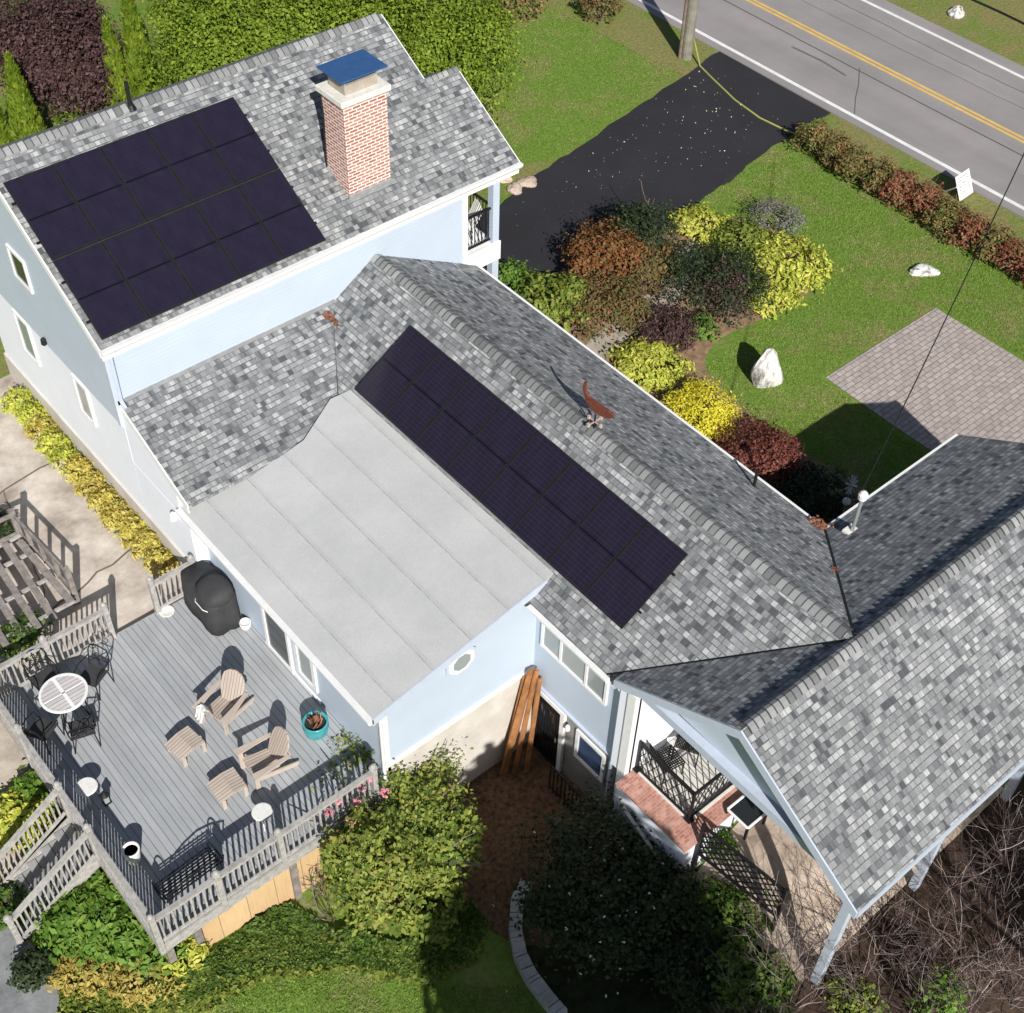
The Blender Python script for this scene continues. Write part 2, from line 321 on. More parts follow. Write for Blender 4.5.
def blade_mat():
    m, N, L, b = nt('grass_blades', 0.7, 0, 0.15)
    g = N.new('ShaderNodeNewGeometry'); P = g.outputs['Position']; rnd = g.outputs['Random Per Island']
    green = ramp(N, L, rnd, [(0, (0.12, 0.20, 0.03)), (0.5, (0.16, 0.25, 0.04)), (1, (0.21, 0.31, 0.065))])
    tan = ramp(N, L, rnd, [(0, (0.17, 0.16, 0.06)), (1, (0.42, 0.36, 0.19))])
    n1 = noise(N, L, P, 0.45, 6, 0.65); n3 = noise(N, L, P, 1.6, 5, 0.7)
    k = ramp(N, L, math_(N, L, 'ADD', math_(N, L, 'MULTIPLY', n1, 0.6), math_(N, L, 'MULTIPLY', n3, 0.4)), [(0.48, (0.0,)*3), (0.64, (0.8,)*3)])
    L.new(mix(N, L, k, green, tan), b.inputs['Base Color']); return m
L_GRASS = blade_mat()

# ------------------------------------------------------------------ mesh helpers
class MB:
    def __init__(s): s.v = []; s.f = []; s.uvs = None
    def add(s, vs, fs):
        o = len(s.v); s.v += [tuple(map(float, q)) for q in vs]; s.f += [tuple(i+o for i in f) for f in fs]; return s
    def box(s, a, b):
        x0, y0, z0 = a; x1, y1, z1 = b
        return s.add([(x0,y0,z0),(x1,y0,z0),(x1,y1,z0),(x0,y1,z0),(x0,y0,z1),(x1,y0,z1),(x1,y1,z1),(x0,y1,z1)],
            [(0,3,2,1),(4,5,6,7),(0,1,5,4),(1,2,6,5),(2,3,7,6),(3,0,4,7)])
    def bar(s, p, q, w, h=None, up=(0,0,1)):
        h = h or w; p = Vector(p); q = Vector(q); d = (q-p)
        if d.length < 1e-6: return s
        d.normalize(); u = Vector(up)
        if abs(d.dot(u)) > 0.98: u = Vector((0,1,0))
        r = d.cross(u).normalized(); t = r.cross(d)
        vs = []
        for c in (p, q):
            for a, b in ((-1,-1),(1,-1),(1,1),(-1,1)): vs.append(c+r*(a*w/2)+t*(b*h/2))
        return s.add(vs, [(0,1,2,3)[::-1],(4,5,6,7)[::-1][::-1],(0,1,5,4),(1,2,6,5),(2,3,7,6),(3,0,4,7)])
    def tube(s, pts, r, n=8, cap=True):
        rs = r if isinstance(r, (list, tuple)) else [r]*len(pts)
        P = [Vector(p) for p in pts]; vs = []; prev = None
        for i, p in enumerate(P):
            d = (P[min(i+1, len(P)-1)]-P[max(i-1, 0)]).normalized()
            if prev is None:
                u = Vector((0,0,1)) if abs(d.z) < 0.9 else Vector((1,0,0))
                a = d.cross(u).normalized()
            else: a = (prev-d*prev.dot(d)).normalized()
            prev = a; b = d.cross(a)
            for k in range(n):
                t = 2*math.pi*k/n; vs.append(p+a*(math.cos(t)*rs[i])+b*(math.sin(t)*rs[i]))
        fs = [(i*n+k, i*n+(k+1)%n, (i+1)*n+(k+1)%n, (i+1)*n+k) for i in range(len(P)-1) for k in range(n)]
        if cap: fs += [tuple(range(n))[::-1], tuple(range((len(P)-1)*n, len(P)*n))]
        return s.add(vs, fs)
    def lathe(s, c, prof, n=20, sx=1, sy=1):
        vs = []
        for r, z in prof:
            for k in range(n):
                t = 2*math.pi*k/n; vs.append((c[0]+r*math.cos(t)*sx, c[1]+r*math.sin(t)*sy, c[2]+z))
        fs = [(i*n+k, i*n+(k+1)%n, (i+1)*n+(k+1)%n, (i+1)*n+k) for i in range(len(prof)-1) for k in range(n)]
        fs += [tuple(range(n))[::-1], tuple(range((len(prof)-1)*n, len(prof)*n))]
        return s.add(vs, fs)
    def slab(s, top, th, d=(0, 0, -1)):
        n = len(top); bot = [(p[0]+d[0]*th, p[1]+d[1]*th, p[2]+d[2]*th) for p in top]
        return s.add(list(top)+bot, [tuple(range(n)), tuple(range(n, 2*n))[::-1]]+[(i, i+n, (i+1)%n+n, (i+1)%n) for i in range(n)])
    def extr(s, poly, d):
        """closed polygon extruded along vector d"""
        n = len(poly); b = [(p[0]+d[0], p[1]+d[1], p[2]+d[2]) for p in poly]
        return s.add(list(poly)+b, [tuple(range(n))[::-1], tuple(range(n, 2*n))]+[(i, (i+1)%n, (i+1)%n+n, i+n) for i in range(n)])
    def build(s, name, mat, parent=None, world=True, smooth=False, uvs=None, bevel=0, recalc=True):
        me = bpy.data.meshes.new(name); me.from_pydata(s.v, [], s.f); me.update()
        if recalc:
            import bmesh
            bm = bmesh.new(); bm.from_mesh(me); bmesh.ops.recalc_face_normals(bm, faces=bm.faces); bm.to_mesh(me); bm.free()
        return finish(me, name, mat, parent, world, smooth, uvs, bevel)
def finish(me, name, mat, parent=None, world=True, smooth=False, uvs=None, bevel=0):
    nl = len(me.loops); lay = me.uv_layers.new(name='UVMap')
    co_ = np.empty(len(me.vertices)*3); me.vertices.foreach_get('co', co_); co_ = co_.reshape(-1, 3)
    li = np.empty(nl, int); me.loops.foreach_get('vertex_index', li)
    if uvs is None:
        nf = len(me.polygons); nn = np.empty(nf*3); me.polygons.foreach_get('normal', nn); nn = nn.reshape(-1, 3)
        lt = np.empty(nf, int); me.polygons.foreach_get('loop_total', lt)
        N3 = np.repeat(nn, lt, axis=0)
        t = np.cross(np.array([0, 0, 1.0]), N3); l = np.linalg.norm(t, axis=1); flat = l < 0.05
        t[flat] = (1, 0, 0); l[flat] = 1; t /= l[:, None]
        b = np.cross(N3, t); P = co_[li]
        uv = np.stack([(P*t).sum(1), (P*b).sum(1)], 1)
    else: uv = np.array(uvs)[li] if len(uvs) == len(co_) else np.array(uvs)
    lay.data.foreach_set('uv', uv.astype(np.float32).ravel())
    o = bpy.data.objects.new(name, me); C.objects.link(o); me.materials.append(mat)
    if parent is not None:
        o.parent = parent
        if world:
            off = np.zeros(3); p = parent
            while p is not None: off += np.array(p.location); p = p.parent
            co_ -= off; me.vertices.foreach_set('co', co_.ravel()); me.update()
    if smooth: me.polygons.foreach_set('use_smooth', [True]*len(me.polygons))
    if bevel:
        md = o.modifiers.new('bevel', 'BEVEL'); md.width = bevel; md.segments = 2; md.limit_method = 'ANGLE'
    return o
def tag(o, label=None, cat=None, group=None, kind=None):
    for k, v in (('label', label), ('category', cat), ('group', group), ('kind', kind)):
        if v: o[k] = v
    return o
def thing(name, label, cat, loc=(0, 0, 0), rz=0, group=None):
    o = bpy.data.objects.new(name, None); C.objects.link(o); o.location = loc; o.rotation_euler = (0, 0, rz)
    o.empty_display_size = 0.2
    return tag(o, label, cat, group)
def solo(o, loc):
    """give a one-mesh thing its origin at its base"""
    me = o.data; n = len(me.vertices); c = np.empty(n*3); me.vertices.foreach_get('co', c); c = c.reshape(-1, 3)-np.array(loc); me.vertices.foreach_set('co', c.ravel()); o.location = loc; me.update(); return o
def copy_tree(o, parent=None):
    c = o.copy(); C.objects.link(c)
    if parent is not None: c.parent = parent
    for ch in list(o.children): copy_tree(ch, c)
    return c
def struct(name, mb, mat, **k):
    return tag(mb.build(name, mat, **k), kind='structure')

# ------------------------------------------------------------------ terrain
CP = [(2,20,-.2),(5,20,-.2),(7,20,-.2),(2,24,-.2),(6,24,-.2),(-2,24,-.2),(6,28,-.15),(0,28,-.2),(-6,28,-.3),
 (1,18.3,-.35),(-3,18,-.5),(1,16.5,-.9),(0.3,15,-1.2),(-2,14,-1.3),(2.2,13.5,-1.2),(1,12,-1.25),(2.6,11.6,-1.15),(4.2,11.6,-1.35),(5.1,11.5,-1.72),
 (7.5,11.5,-2.15),(9.5,12,-2.4),(11,11.5,-2.42),(11,9.5,-2.42),(9,9,-2.4),(6.5,8.5,-2.2),(3.5,9,-1.7),(0,9,-1.4),(3,13,-1.2),(5,14,-1.5),(7.5,14,-2.1),
 (10,7,-2.2),(11,6.2,-1.6),(11.2,5,-1.0),(11.2,4,-.8),(8,4,-2.2),(12,2.5,-.9),(9,1,-2),(15,2.5,-.6),(18,2.5,-.3),(14,0,-1),(20,0,-.4),(3,3,-1.8),(-5,5,-1.5),(-8,15,-1.3),
 (23,3,0),(22,8,0),(19,11,0),(18,14,0),(18,18,0),(19,22,0),(26,8,0),(26,16,0),(30,12,0),(10,30,0),(16,30,0),(22,28,0),(32,2,0),(9,34,0),(30,30,0),(38,20,0),(45,20,0),(14,14,-.6),(14,8,-.4),(13,6,-.35)]
CPA = np.array(CP)
def terr(x, y):
    x = np.asarray(x, float); y = np.asarray(y, float)
    d2 = (x[..., None]-CPA[:, 0])**2+(y[..., None]-CPA[:, 1])**2+0.25
    w = d2**-2.0
    return (w*CPA[:, 2]).sum(-1)/w.sum(-1)
def tz(x, y): return float(terr(x, y))
def on(px, py, dz=0.0, it=6):
    z = 0.0
    for _ in range(it):
        p = at(px, py, z); z = tz(p[0], p[1])
    p = at(px, py, z+dz); return p
def grid_axis(a, b, lo, hi, st):
    inner = list(np.arange(lo, hi+1e-6, st)); out = []
    s = st; x = lo
    while x > a: s *= 1.35; x -= s; out.append(max(x, a))
    left = out[::-1]; out = []; s = st; x = hi
    while x < b: s *= 1.35; x += s; out.append(min(x, b))
    return np.array(left+inner+out)
STEP = 0.3
gx = grid_axis(-700, 900, -9, 48, STEP); gy = grid_axis(-700, 900, -9, 48, STEP)
X, Y = np.meshgrid(gx, gy); Z = terr(X, Y)
far = np.maximum(0, np.hypot(X-20, Y-15)-40); Z = np.where(far > 0, Z*np.exp(-far/20), Z)
nx, ny = len(gx), len(gy)
me = bpy.data.meshes.new('ground')
idx = np.arange(nx*ny).reshape(ny, nx)
F4 = np.stack([idx[:-1, :-1], idx[:-1, 1:], idx[1:, 1:], idx[1:, :-1]], -1).reshape(-1, 4)
me.from_pydata(np.stack([X, Y, Z], -1).reshape(-1, 3).tolist(), [], F4.tolist())
gr = finish(me, 'ground', M_GRASS); tag(gr, kind='structure')

def drape(name, poly, mat, off=0.02, step=STEP):
    """a sheet laid on the ground, cut along the ground's own grid"""
    import bmesh
    bm = bmesh.new(); vs = [bm.verts.new((p[0], p[1], 0)) for p in poly]; bm.faces.new(vs)
    xs = [p[0] for p in poly]; ys = [p[1] for p in poly]
    for ax, lo, hi, g in ((0, min(xs), max(xs), gx), (1, min(ys), max(ys), gy)):
        for c in g[(g > lo) & (g < hi)]:
            pc = (c, 0, 0) if ax == 0 else (0, c, 0); pn = (1, 0, 0) if ax == 0 else (0, 1, 0)
            bmesh.ops.bisect_plane(bm, geom=bm.verts[:]+bm.edges[:]+bm.faces[:], plane_co=pc, plane_no=pn)
    for v in bm.verts: v.co.z = tz(v.co.x, v.co.y)+off
    for f in bm.faces:
        f.normal_update()
        if f.normal.z < 0: f.normal_flip()
    me = bpy.data.meshes.new(name); bm.to_mesh(me); bm.free()
    return tag(finish(me, name, mat), kind='structure')
def smooth_poly(pts, it=2, amp=0.0):
    P = [np.array(p[:2], float) for p in pts]
    for _ in range(it):
        Q = []
        for i in range(len(P)):
            a, b = P[i], P[(i+1) % len(P)]; Q += [a*.75+b*.25, a*.25+b*.75]
        P = Q
    if amp: P = [p+RNG.normal(0, amp, 2) for p in P]
    return [tuple(p) for p in P]

# road, markings, driveway (front yard is level)
def strip(name, x0, x1, y0, y1, mat, z): return struct(name, MB().box((x0, y0, z-0.3), (x1, y1, z)), mat)
struct('road', MB().box((34.1, -250, -0.28), (41.75, 250, 0.03)), M_ROAD)
struct('road_edge_line', MB().box((34.42, -250, 0.03), (34.57, 250, 0.036)), M_WLINE)
struct('road_edge_line', MB().box((41.02, -250, 0.03), (41.16, 250, 0.036)), M_WLINE)
for a in (37.58, 37.78): struct('road_centre_line', MB().box((a, -250, 0.03), (a+0.11, 250, 0.036)), M_YLINE)
def wob_line(x, y0, y1, amp, wid, name='road_dark_line', zz=0.0345, n=90):
    mb = MB(); ys = np.linspace(y0, y1, n); w = np.cumsum(RNG.normal(0, amp, n)); w -= np.linspace(0, w[-1], n)
    for i in range(n-1):
        a = x+w[i]; b = x+w[i+1]; mb.add([(a, ys[i], zz), (a+wid, ys[i], zz), (b+wid, ys[i+1], zz), (b, ys[i+1], zz)], [(0, 1, 2, 3)])
    return tag(mb.build(name, M_DLINE), kind='structure')
wob_line(36.95, 6, 45, 0.006, 0.055); wob_line(40.2, 6, 45, 0.02, 0.03, zz=0.0355); wob_line(39.2, 6, 45, 0.015, 0.02, zz=0.0365)
mb = MB(); px_ = [at(860, 68, 0.037), at(859, 85, 0.037), at(856, 98, 0.037), at(855, 114, 0.037)]
for a, b in zip(px_[:-1], px_[1:]): mb.add([a, (a[0], a[1]+.035, a[2]), (b[0], b[1]+.035, b[2]), b], [(0, 1, 2, 3)])
tag(mb.build('road_dark_line', M_DLINE), kind='structure')
drive = [at(*p) for p in ((712, 55), (690, 73), (640, 105), (590, 140), (540, 172), (500, 206))]+[(17.3, 27.3, 0), (17.3, 20.6, 0)]+[at(*p) for p in ((580, 282), (650, 235), (700, 200), (760, 155), (800, 127), (832, 112))]
drive = [(34.1, drive[0][1])]+[p[:2] for p in drive]+[(34.1, drive[-1][1])]
rag = []
for a, b in zip(drive, drive[1:]+drive[:1]):
    L0 = math.hypot(b[0]-a[0], b[1]-a[1]); n0 = max(1, int(L0/.35)); amp = 0 if a[0] > 34 and b[0] > 34 else .035
    for k in range(n0): rag.append((a[0]+(b[0]-a[0])*k/n0+(random.gauss(0, amp) if k else 0), a[1]+(b[1]-a[1])*k/n0+(random.gauss(0, amp) if k else 0)))
drape('driveway', rag, M_DRIVE, 0.025)
drape('verge', [(31.9, 27.9), (34.1, 28.2), (34.1, 60), (30.6, 60), (31.6, 32)], M_VERGE, 0.012)
drape('verge', [(33.0, -30), (34.1, -30), (34.1, 23.2), (31.6, 22.9), (32.6, 20.5)], M_VERGE, 0.012)
drape('verge', [(41.75, -60), (52, -60), (52, 60), (41.75, 60)], M_VERGE, 0.012)
drape('verge', smooth_poly([at(*p) for p in ((585, 145), (500, 207), (495, 175), (520, 168), (545, 158))]), M_VERGE, 0.013)
drape('paver_pad', [(23.85, 14.62), (28.5, 14.62), (28.5, 7.0), (23.85, 7.0)], M_PAVER, 0.02)
# flagstone walk through the planting bed
drape('planting_bed', smooth_poly([(18.2, 23.6), (20.5, 23.4), (23.2, 22.9), (25.4, 22.5), (27.6, 21.2), (28.0, 18.8), (26.5, 17.2), (24.4, 17.3), (22.6, 17.6), (21.4, 16.8), (21.3, 13.5), (21.6, 10.2), (17, 10.2), (17, 20)]), M_SOIL, 0.010)
drape('flagstone_path', smooth_poly([at(*p) for p in ((575, 350), (590, 372), (655, 318), (672, 312), (700, 262), (730, 250), (715, 236), (690, 238), (672, 270), (640, 300))], 1), M_FLAG, 0.02)

# rear and side ground covers
M_CRACK = plain('crack_dirt', (0.16, 0.13, 0.09), 0.9)
patio = [(7.6, 18.6), (7.6, 19.2), (7.5, 28.1), (5.7, 28.0), (1.0, 28.6), (-5, 28.5), (-6, 20), (-2, 18.3), (2.3, 18.0), (2.5, 18.6)]
drape('concrete_patio', patio, M_PATIO, 0.02)
for a, b, w in (((7.2, 24.6), (-4, 23.2), .05), ((7.0, 20.9), (2.4, 19.9), .05), ((4.6, 28.0), (4.3, 23.8), .03), ((5.4, 24.4), (4.6, 20.4), .03), ((4.5, 22.4), (2.6, 21.2), .025), ((2.2, 23.9), (1.6, 20.1), .035)):
    mb = MB(); n = 14; pts = [(a[0]+(b[0]-a[0])*t+RNG.normal(0, .05), a[1]+(b[1]-a[1])*t+RNG.normal(0, .05)) for t in np.linspace(0, 1, n)]
    dx, dy = b[0]-a[0], b[1]-a[1]; l = math.hypot(dx, dy); ox, oy = -dy/l*w, dx/l*w
    for p, q in zip(pts[:-1], pts[1:]):
        mb.add([(p[0], p[1], tz(*p)+.03), (p[0]+ox, p[1]+oy, tz(*p)+.03), (q[0]+ox, q[1]+oy, tz(*q)+.03), (q[0], q[1], tz(*q)+.03)], [(0, 1, 2, 3)])
    tag(mb.build('patio_crack', M_CRACK), kind='structure')
drape('lower_path', smooth_poly([(2.3, 18.2), (1.6, 17.2), (2.2, 16.6), (1.4, 15.6), (.4, 15.7), (-2, 17), (-3, 18.4), (0, 19)], 1), M_STONE, 0.02)
drape('lower_path', [on(*p)[:2] for p in ((-60, 690), (8, 712), (52, 782), (30, 806), (-60, 880))], M_FLAG, 0.03)
drape('slate_path', [(.75, 15.6), (.75, 14.2), (1.0, 13.1), (.8, 12.4), (-1.5, 12.4), (-2.2, 15.6)], M_SLATE, 0.018)
drape('mulch_bed', [(11.6, 12.2), (11.6, 7.3), (10.4, 7.6), (9.3, 8.3), (8.7, 8.2), (8.2, 8.7), (7.9, 9.6), (7.6, 10.6), (7.3, 11.2), (7.4, 12.2)], M_MULCH, 0.02)  # mulch, spread further over the grass to stand for tree shade
drape('porch_ground', [(11.6, 7.2), (14.6, 7.2), (17.4, 6.2), (17.4, 4.2), (11.35, 4.2), (11.35, 7.2)], M_STONE, 0.03)
drape('mulch_bed', [(11.35, 4.21), (21.6, 4.21), (21.6, 1.0), (17, -1), (11, .5), (9.6, 3), (10.6, 4.3)], M_SHADEMULCH, 0.015)
drape('painted_shade_bed', smooth_poly([on(*p)[:2] for p in ((528, 885), (520, 930), (532, 975), (560, 1020), (640, 1060), (800, 1060), (790, 960), (720, 900), (690, 860), (650, 830), (600, 830), (560, 850))], 1), M_SHADEBED, 0.017)  # dark sheet painting the tree shade onto the grass inside the curved wall

# ------------------------------------------------------------------ the house
H = thing('house', 'large pale blue house with grey shingle roofs, white trim and a brick chimney', 'house', (12, 15, 0))
def part(name, mb, mat, parent=H, **k): return mb.build(name, mat, parent, **k)
# A: two storey wing
AX0, AX1, AX2 = 7.211, 17.122, 18.068; AYE, AZE, AYR, AZR, AYX = 20.511, 5.826, 24.498, 8.157, 22.837
SA = (AZR-AZE)/(AYR-AYE)
def zA(y): return AZE+SA*(y-AYE) if y < AYR else AZR-SA*(y-AYR)
YA, YAB = 20.95, 28.05
prof = [(YA, 3.27), (YAB, 3.27), (YAB, zA(YAB)-.16), (AYR, AZR-.16), (YA, zA(YA)-.16)]
wu = part('wall', MB().extr([(7.42, y, z) for y, z in prof], (9.36, 0, 0)), M_BLUE); tag(wu, 'pale blue upper storey wall')
wl2 = part('wall', MB().box((7.45, YA, .6), (16.76, YAB, 3.265)), M_WSID); tag(wl2, 'white lower storey wall')
part('foundation', MB().box((7.40, 18.62, -.5), (16.8, YAB+.02, .6)), M_FOUND)
part('wall', MB().box((7.45, 18.62, .6), (12.2, YA-.005, 2.2)), M_WSID)
th = .13
rA = part('roof', MB().slab([(AX0, AYE, AZE), (AX2, AYE, AZE), (AX2, AYX, zA(AYX)), (AX1, AYX, zA(AYX)), (AX1, AYR, AZR), (AX0, AYR, AZR)], th), M_SH)
part('roof', MB().slab([(AX0, AYR, AZR), (AX1, AYR, AZR), (AX1, 28.485, AZE), (AX0, 28.485, AZE)], th), M_SH)
part('roof', MB().slab([(AX1, AYX, zA(AYX)), (AX2, AYX, zA(AYX)), (AX2, 25.163, AZE), (AX1, 25.163, AZE)], th), M_SH)
# trim: gutter, rakes
def gutter(p, q, parent=H, w=.11, h=.13, nx_=(0, -1)):
    mb = MB(); dx, dy = nx_; P = Vector(p); Q = Vector(q); o = Vector((dx*w, dy*w, 0)); u = Vector((0, 0, -h))
    mb.extr([P, P+o, P+o*.95+u*.5, P+o*.6+u, P+u, ], Q-P)
    g = mb.build('gutter', M_WHITE, parent); return g
gutter((AX0-.02, AYE-.005, AZE-.01), (AX2+.03, AYE-.005, AZE-.01))
part('fascia', MB().box((AX0, AYE+.002, AZE-.30), (AX2, AYE+.03, AZE-.13)), M_WHITE)
def rake(x, s, yz, hh=.2, t=.03, mat=M_WHITE):
    mb = MB()
    for (y0, z0), (y1, z1) in zip(yz[:-1], yz[1:]):
        mb.extr([(x, y0, z0-.012), (x, y1, z1-.012), (x, y1, z1-hh), (x, y0, z0-hh)], (s*t, 0, 0))
    return part('rake_board', mb, mat)
rake(AX0, -1, [(AYE, AZE), (AYR, AZR), (28.48, AZE)]); rake(AX1, 1, [(AYX, zA(AYX)), (AYR, AZR), (28.48, AZE)]); rake(AX2, 1, [(AYE, AZE), (AYX, zA(AYX)), (25.16, AZE)])
part('soffit', MB().box((AX0+.02, AYE+.03, AZE-.2), (AX2-.02, YA, AZE-.16)), M_WHITE)
# corner boards and right-hand recess
part('corner_board', MB().box((16.72, YA-.02, .6), (16.86, YA+.12, 5.75)), M_WHITE)
part('corner_board', MB().box((7.38, YA-.02, 3.3), (7.50, YA+.10, 5.65)), M_TRIMB)
# balcony at the right end
balc = part('balcony', MB().box((16.78, YA, 3.18), (17.86, 25.1, 3.42)), M_WHITE)
for yy in (YA, 24.9): part('column', MB().box((17.66, yy+.001, 0), (17.86, yy+.2, 5.66)), M_TRIMB if yy > 22 else M_BLUE, balc)
part('fascia', MB().box((16.86, YA-.03, 2.9), (17.9, YA, 3.44)), M_WHITE, balc)
mb = MB()
mb.bar((16.86, 21.05, 4.42), (17.72, 21.05, 4.42), .05); mb.bar((16.86, 21.05, 3.52), (17.72, 21.05, 3.52), .04)
for x in np.arange(16.95, 17.7, .11): mb.bar((x, 21.05, 3.5), (x, 21.05, 4.42), .02)
mb.bar((17.74, 21.05, 4.42), (17.74, 24.9, 4.42), .05); mb.bar((17.74, 21.05, 3.52), (17.74, 24.9, 3.52), .04)
for y in np.arange(21.2, 24.9, .12): mb.bar((17.74, y, 3.5), (17.74, y, 4.42), .02)
part('railing', mb, M_BLACK, balc)
# lower roof in front of A, low slope membrane roof, B and C roofs
def zLow(y): return 2.85+.437*(y-18.5)
part('roof', MB().slab([(7.48, 18.5, zLow(18.5)), (11.27, 18.5, zLow(18.5)), (12.92, 20.95, zLow(20.95)), (7.48, 20.95, zLow(20.95))], .13), M_SH)
mb = MB(); mb.extr([(7.48, 18.5, 2.835), (7.48, 20.95, 3.905), (7.48, 20.95, 3.70), (7.48, 18.5, 2.60)], (-.03, 0, 0)); part('rake_board', mb, M_WHITE)
part('wall', MB().extr([(7.455, 18.95, 2.2), (7.455, 20.94, 2.2), (7.455, 20.94, 3.80), (7.455, 18.95, 2.90)], (4.6, 0, 0)), M_WSID)
part('flashing', MB().box((7.44, 20.93, 3.9), (12.95, 20.948, 4.02)), M_GALV)
def zF(x): return 2.418+.1982*(x-7.473)
FL = [(7.473, 12.08), (11.90, 12.08), (11.90, 18.88), (11.42, 19.0), (10.35, 18.485), (9.62, 18.485), (9.6, 18.94), (7.473, 18.94)]
rf = part('roof', MB().slab([(x, y, zF(x)) for x, y in FL], .14), M_MEMB); tag(rf, 'flat light grey membrane roof')
gutter((7.47, 12.05, 2.415), (7.47, 18.93, 2.415), nx_=(-1, 0), w=.13, h=.13)
mb = MB(); mb.extr([(7.44, 12.08, zF(7.44)+.004), (11.7, 12.08, zF(11.7)+.004), (11.7, 12.08, zF(11.7)-.20), (7.44, 12.08, zF(7.44)-.20)], (0, -.03, 0)); part('fascia', mb, M_TRIMB)
# addition walls
part('wall', MB().extr([(7.74, 12.2, .38), (11.6, 12.2, .38), (11.6, 12.2, zF(11.6)-.145), (7.74, 12.2, zF(7.74)-.145)], (0, 6.4, 0)), M_BLUE)
part('wall', MB().box((7.742, 12.202, -.2), (7.9, 18.62, .375)), M_BLUE)
part('foundation', MB().box((7.78, 12.17, -2.7), (11.6, 18.6, .36)), M_FOUND)
part('sill_ledge', MB().box((7.72, 12.13, .36), (11.6, 12.21, .40)), M_CONCRW)
part('corner_board', MB().box((7.71, 12.17, -.1), (7.85, 12.33, 2.3)), M_WHITE)
# B wing
BXR, BZR, BXB, BZB, BXF, BZF = 14.161, 4.699, 11.246, 2.9, 17.126, 3.034
SB = (BZR-BZB)/(BXR-BXB)
def zB(x): return BZB+SB*(x-BXB)
SCb = (4.688-3.05)/(9.604-6.743)
part('roof', MB().slab([(BXB, 9.87, BZB), (BXR, 6.76, BZR), (BXR, 20.95, BZR), (12.92, 20.95, zB(12.92)), (11.30, 18.5, zB(11.30)), (BXB, 18.3, BZB)], .13), M_SH)
part('roof', MB().slab([(BXR, 6.76, BZR), (BXF, 9.63, BZF), (BXF, 20.95, BZF), (BXR, 20.95, BZR)], .13), M_SH)
gutter((BXF, 9.7, BZF-.01), (BXF, 20.9, BZF-.01), nx_=(1, 0), w=.07, h=.11)
gutter((BXB, 9.75, BZB-.01), (BXB, 12.02, BZB-.01), nx_=(-1, 0), w=.11, h=.12)
part('soffit', MB().box((BXB, 9.6, BZB-.19), (11.62, 12.1, BZB-.15)), M_WHITE)
prof = [(11.6, -.06), (16.8, -.06), (16.8, BZF-.0), (BXR, BZR-.16), (11.6, zB(11.6)-.16)]
part('wall', MB().extr([(x, 9.25, z) for x, z in prof], (0, 11.68, 0)), M_BLUE)
part('foundation', MB().box((11.60, 9.25, -2.7), (16.78, 20.9, -.065)), M_GREYF)
part('ledge', MB().box((11.54, 9.26, -.09), (11.6, 12.16, -.05)), M_TRIMB)
# C wing
CX0, CX1, CYR, CZR, CYB, CZB, CYF, CZF = 11.228, 21.573, 6.743, 4.70, 9.604, 3.05, 3.777, 2.852
part('roof', MB().slab([(CX0, CYR, CZR), (CX1, CYR, CZR), (CX1, CYB, CZB), (CX0, CYB, CZB)], .13), M_SH)
part('roof', MB().slab([(CX0, CYF, CZF), (CX1, CYF, CZF), (CX1, CYR, CZR), (CX0, CYR, CZR)], .13), M_SH)
rake(CX0, -1, [(CYF, CZF), (CYR, CZR), (CYB, CZB)], .24, .03, M_TRIMB); rake(CX1, 1, [(CYF, CZF), (CYR, CZR), (CYB, CZB)], .2)
gutter((17.0, CYB, CZB-.01), (CX1, CYB, CZB-.01), nx_=(0, 1), w=.07, h=.11)
part('fascia', MB().box((CX0, CYF-.03, CZF-.2), (CX1, CYF-.002, CZF-.02)), M_TRIMB)
ped = [(4.02, 2.80), (9.42, 2.96), (6.743, 4.52)]
pw = part('wall', MB().extr([(11.66, y, z) for y, z in ped], (.1, 0, 0)), M_BLUE); tag(pw, 'pale blue triangular gable panel above the porch')
part('beam', MB().box((11.48, 3.86, 2.70), (11.66, 9.35, 2.90)), M_TRIMB)
part('beam', MB().box((11.52, 4.0, 2.45), (21.2, 4.2, 2.70)), M_TRIMB)
part('ceiling', MB().box((11.67, 4.22, 2.60), (14.6, 9.2, 2.66)), M_PLANK)
part('wall', MB().extr([(14.6, 6.2, -.5), (14.6, 9.3, -.5), (14.6, 9.3, 3.08), (14.6, 6.743, 4.5), (14.6, 6.2, 4.15)], (6.6, 0, 0)), M_WSID)
part('wall', MB().extr([(21.15, 4.1, 2.6), (21.15, 9.3, 3.08), (21.15, 6.743, 4.5)], (.1, 0, 0)), M_BLUE)
part('wall', MB().box((11.55, 9.2, -.2), (14.6, 9.249, 2.65)), M_WSID)
for x in (11.42, 14.25, 17.1, 20.9): part('column', MB().box((x+.08, 4.0, -1.3), (x+.24, 4.16, 2.45)), M_TRIMB)
part('column', MB().box((11.42, 9.2, -2.5), (11.6, 9.4, 2.69)), M_WHITE)
part('wall', MB().box((11.45, 9.4, -.05), (11.598, 9.62, 2.75)), M_WSID)
# porch platform: white retaining base, brick border, plank floor
part('foundation', MB().box((11.22, 7.27, -2.7), (14.6, 9.19, -.06)), M_WSID)
part('brick_border', MB().box((11.18, 7.23, -.058), (14.6, 9.19, -.01)), M_PBRICK)
part('porch_floor', MB().box((11.78, 7.72, -.009), (14.58, 9.18, .03)), M_PLANK)
part('porch_curb', MB().box((11.68, 7.62, -.009), (11.775, 9.18, .025)), M_CONCRW)
part('porch_curb', MB().box((11.68, 7.615, -.009), (14.58, 7.715, .027)), M_CONCRW)
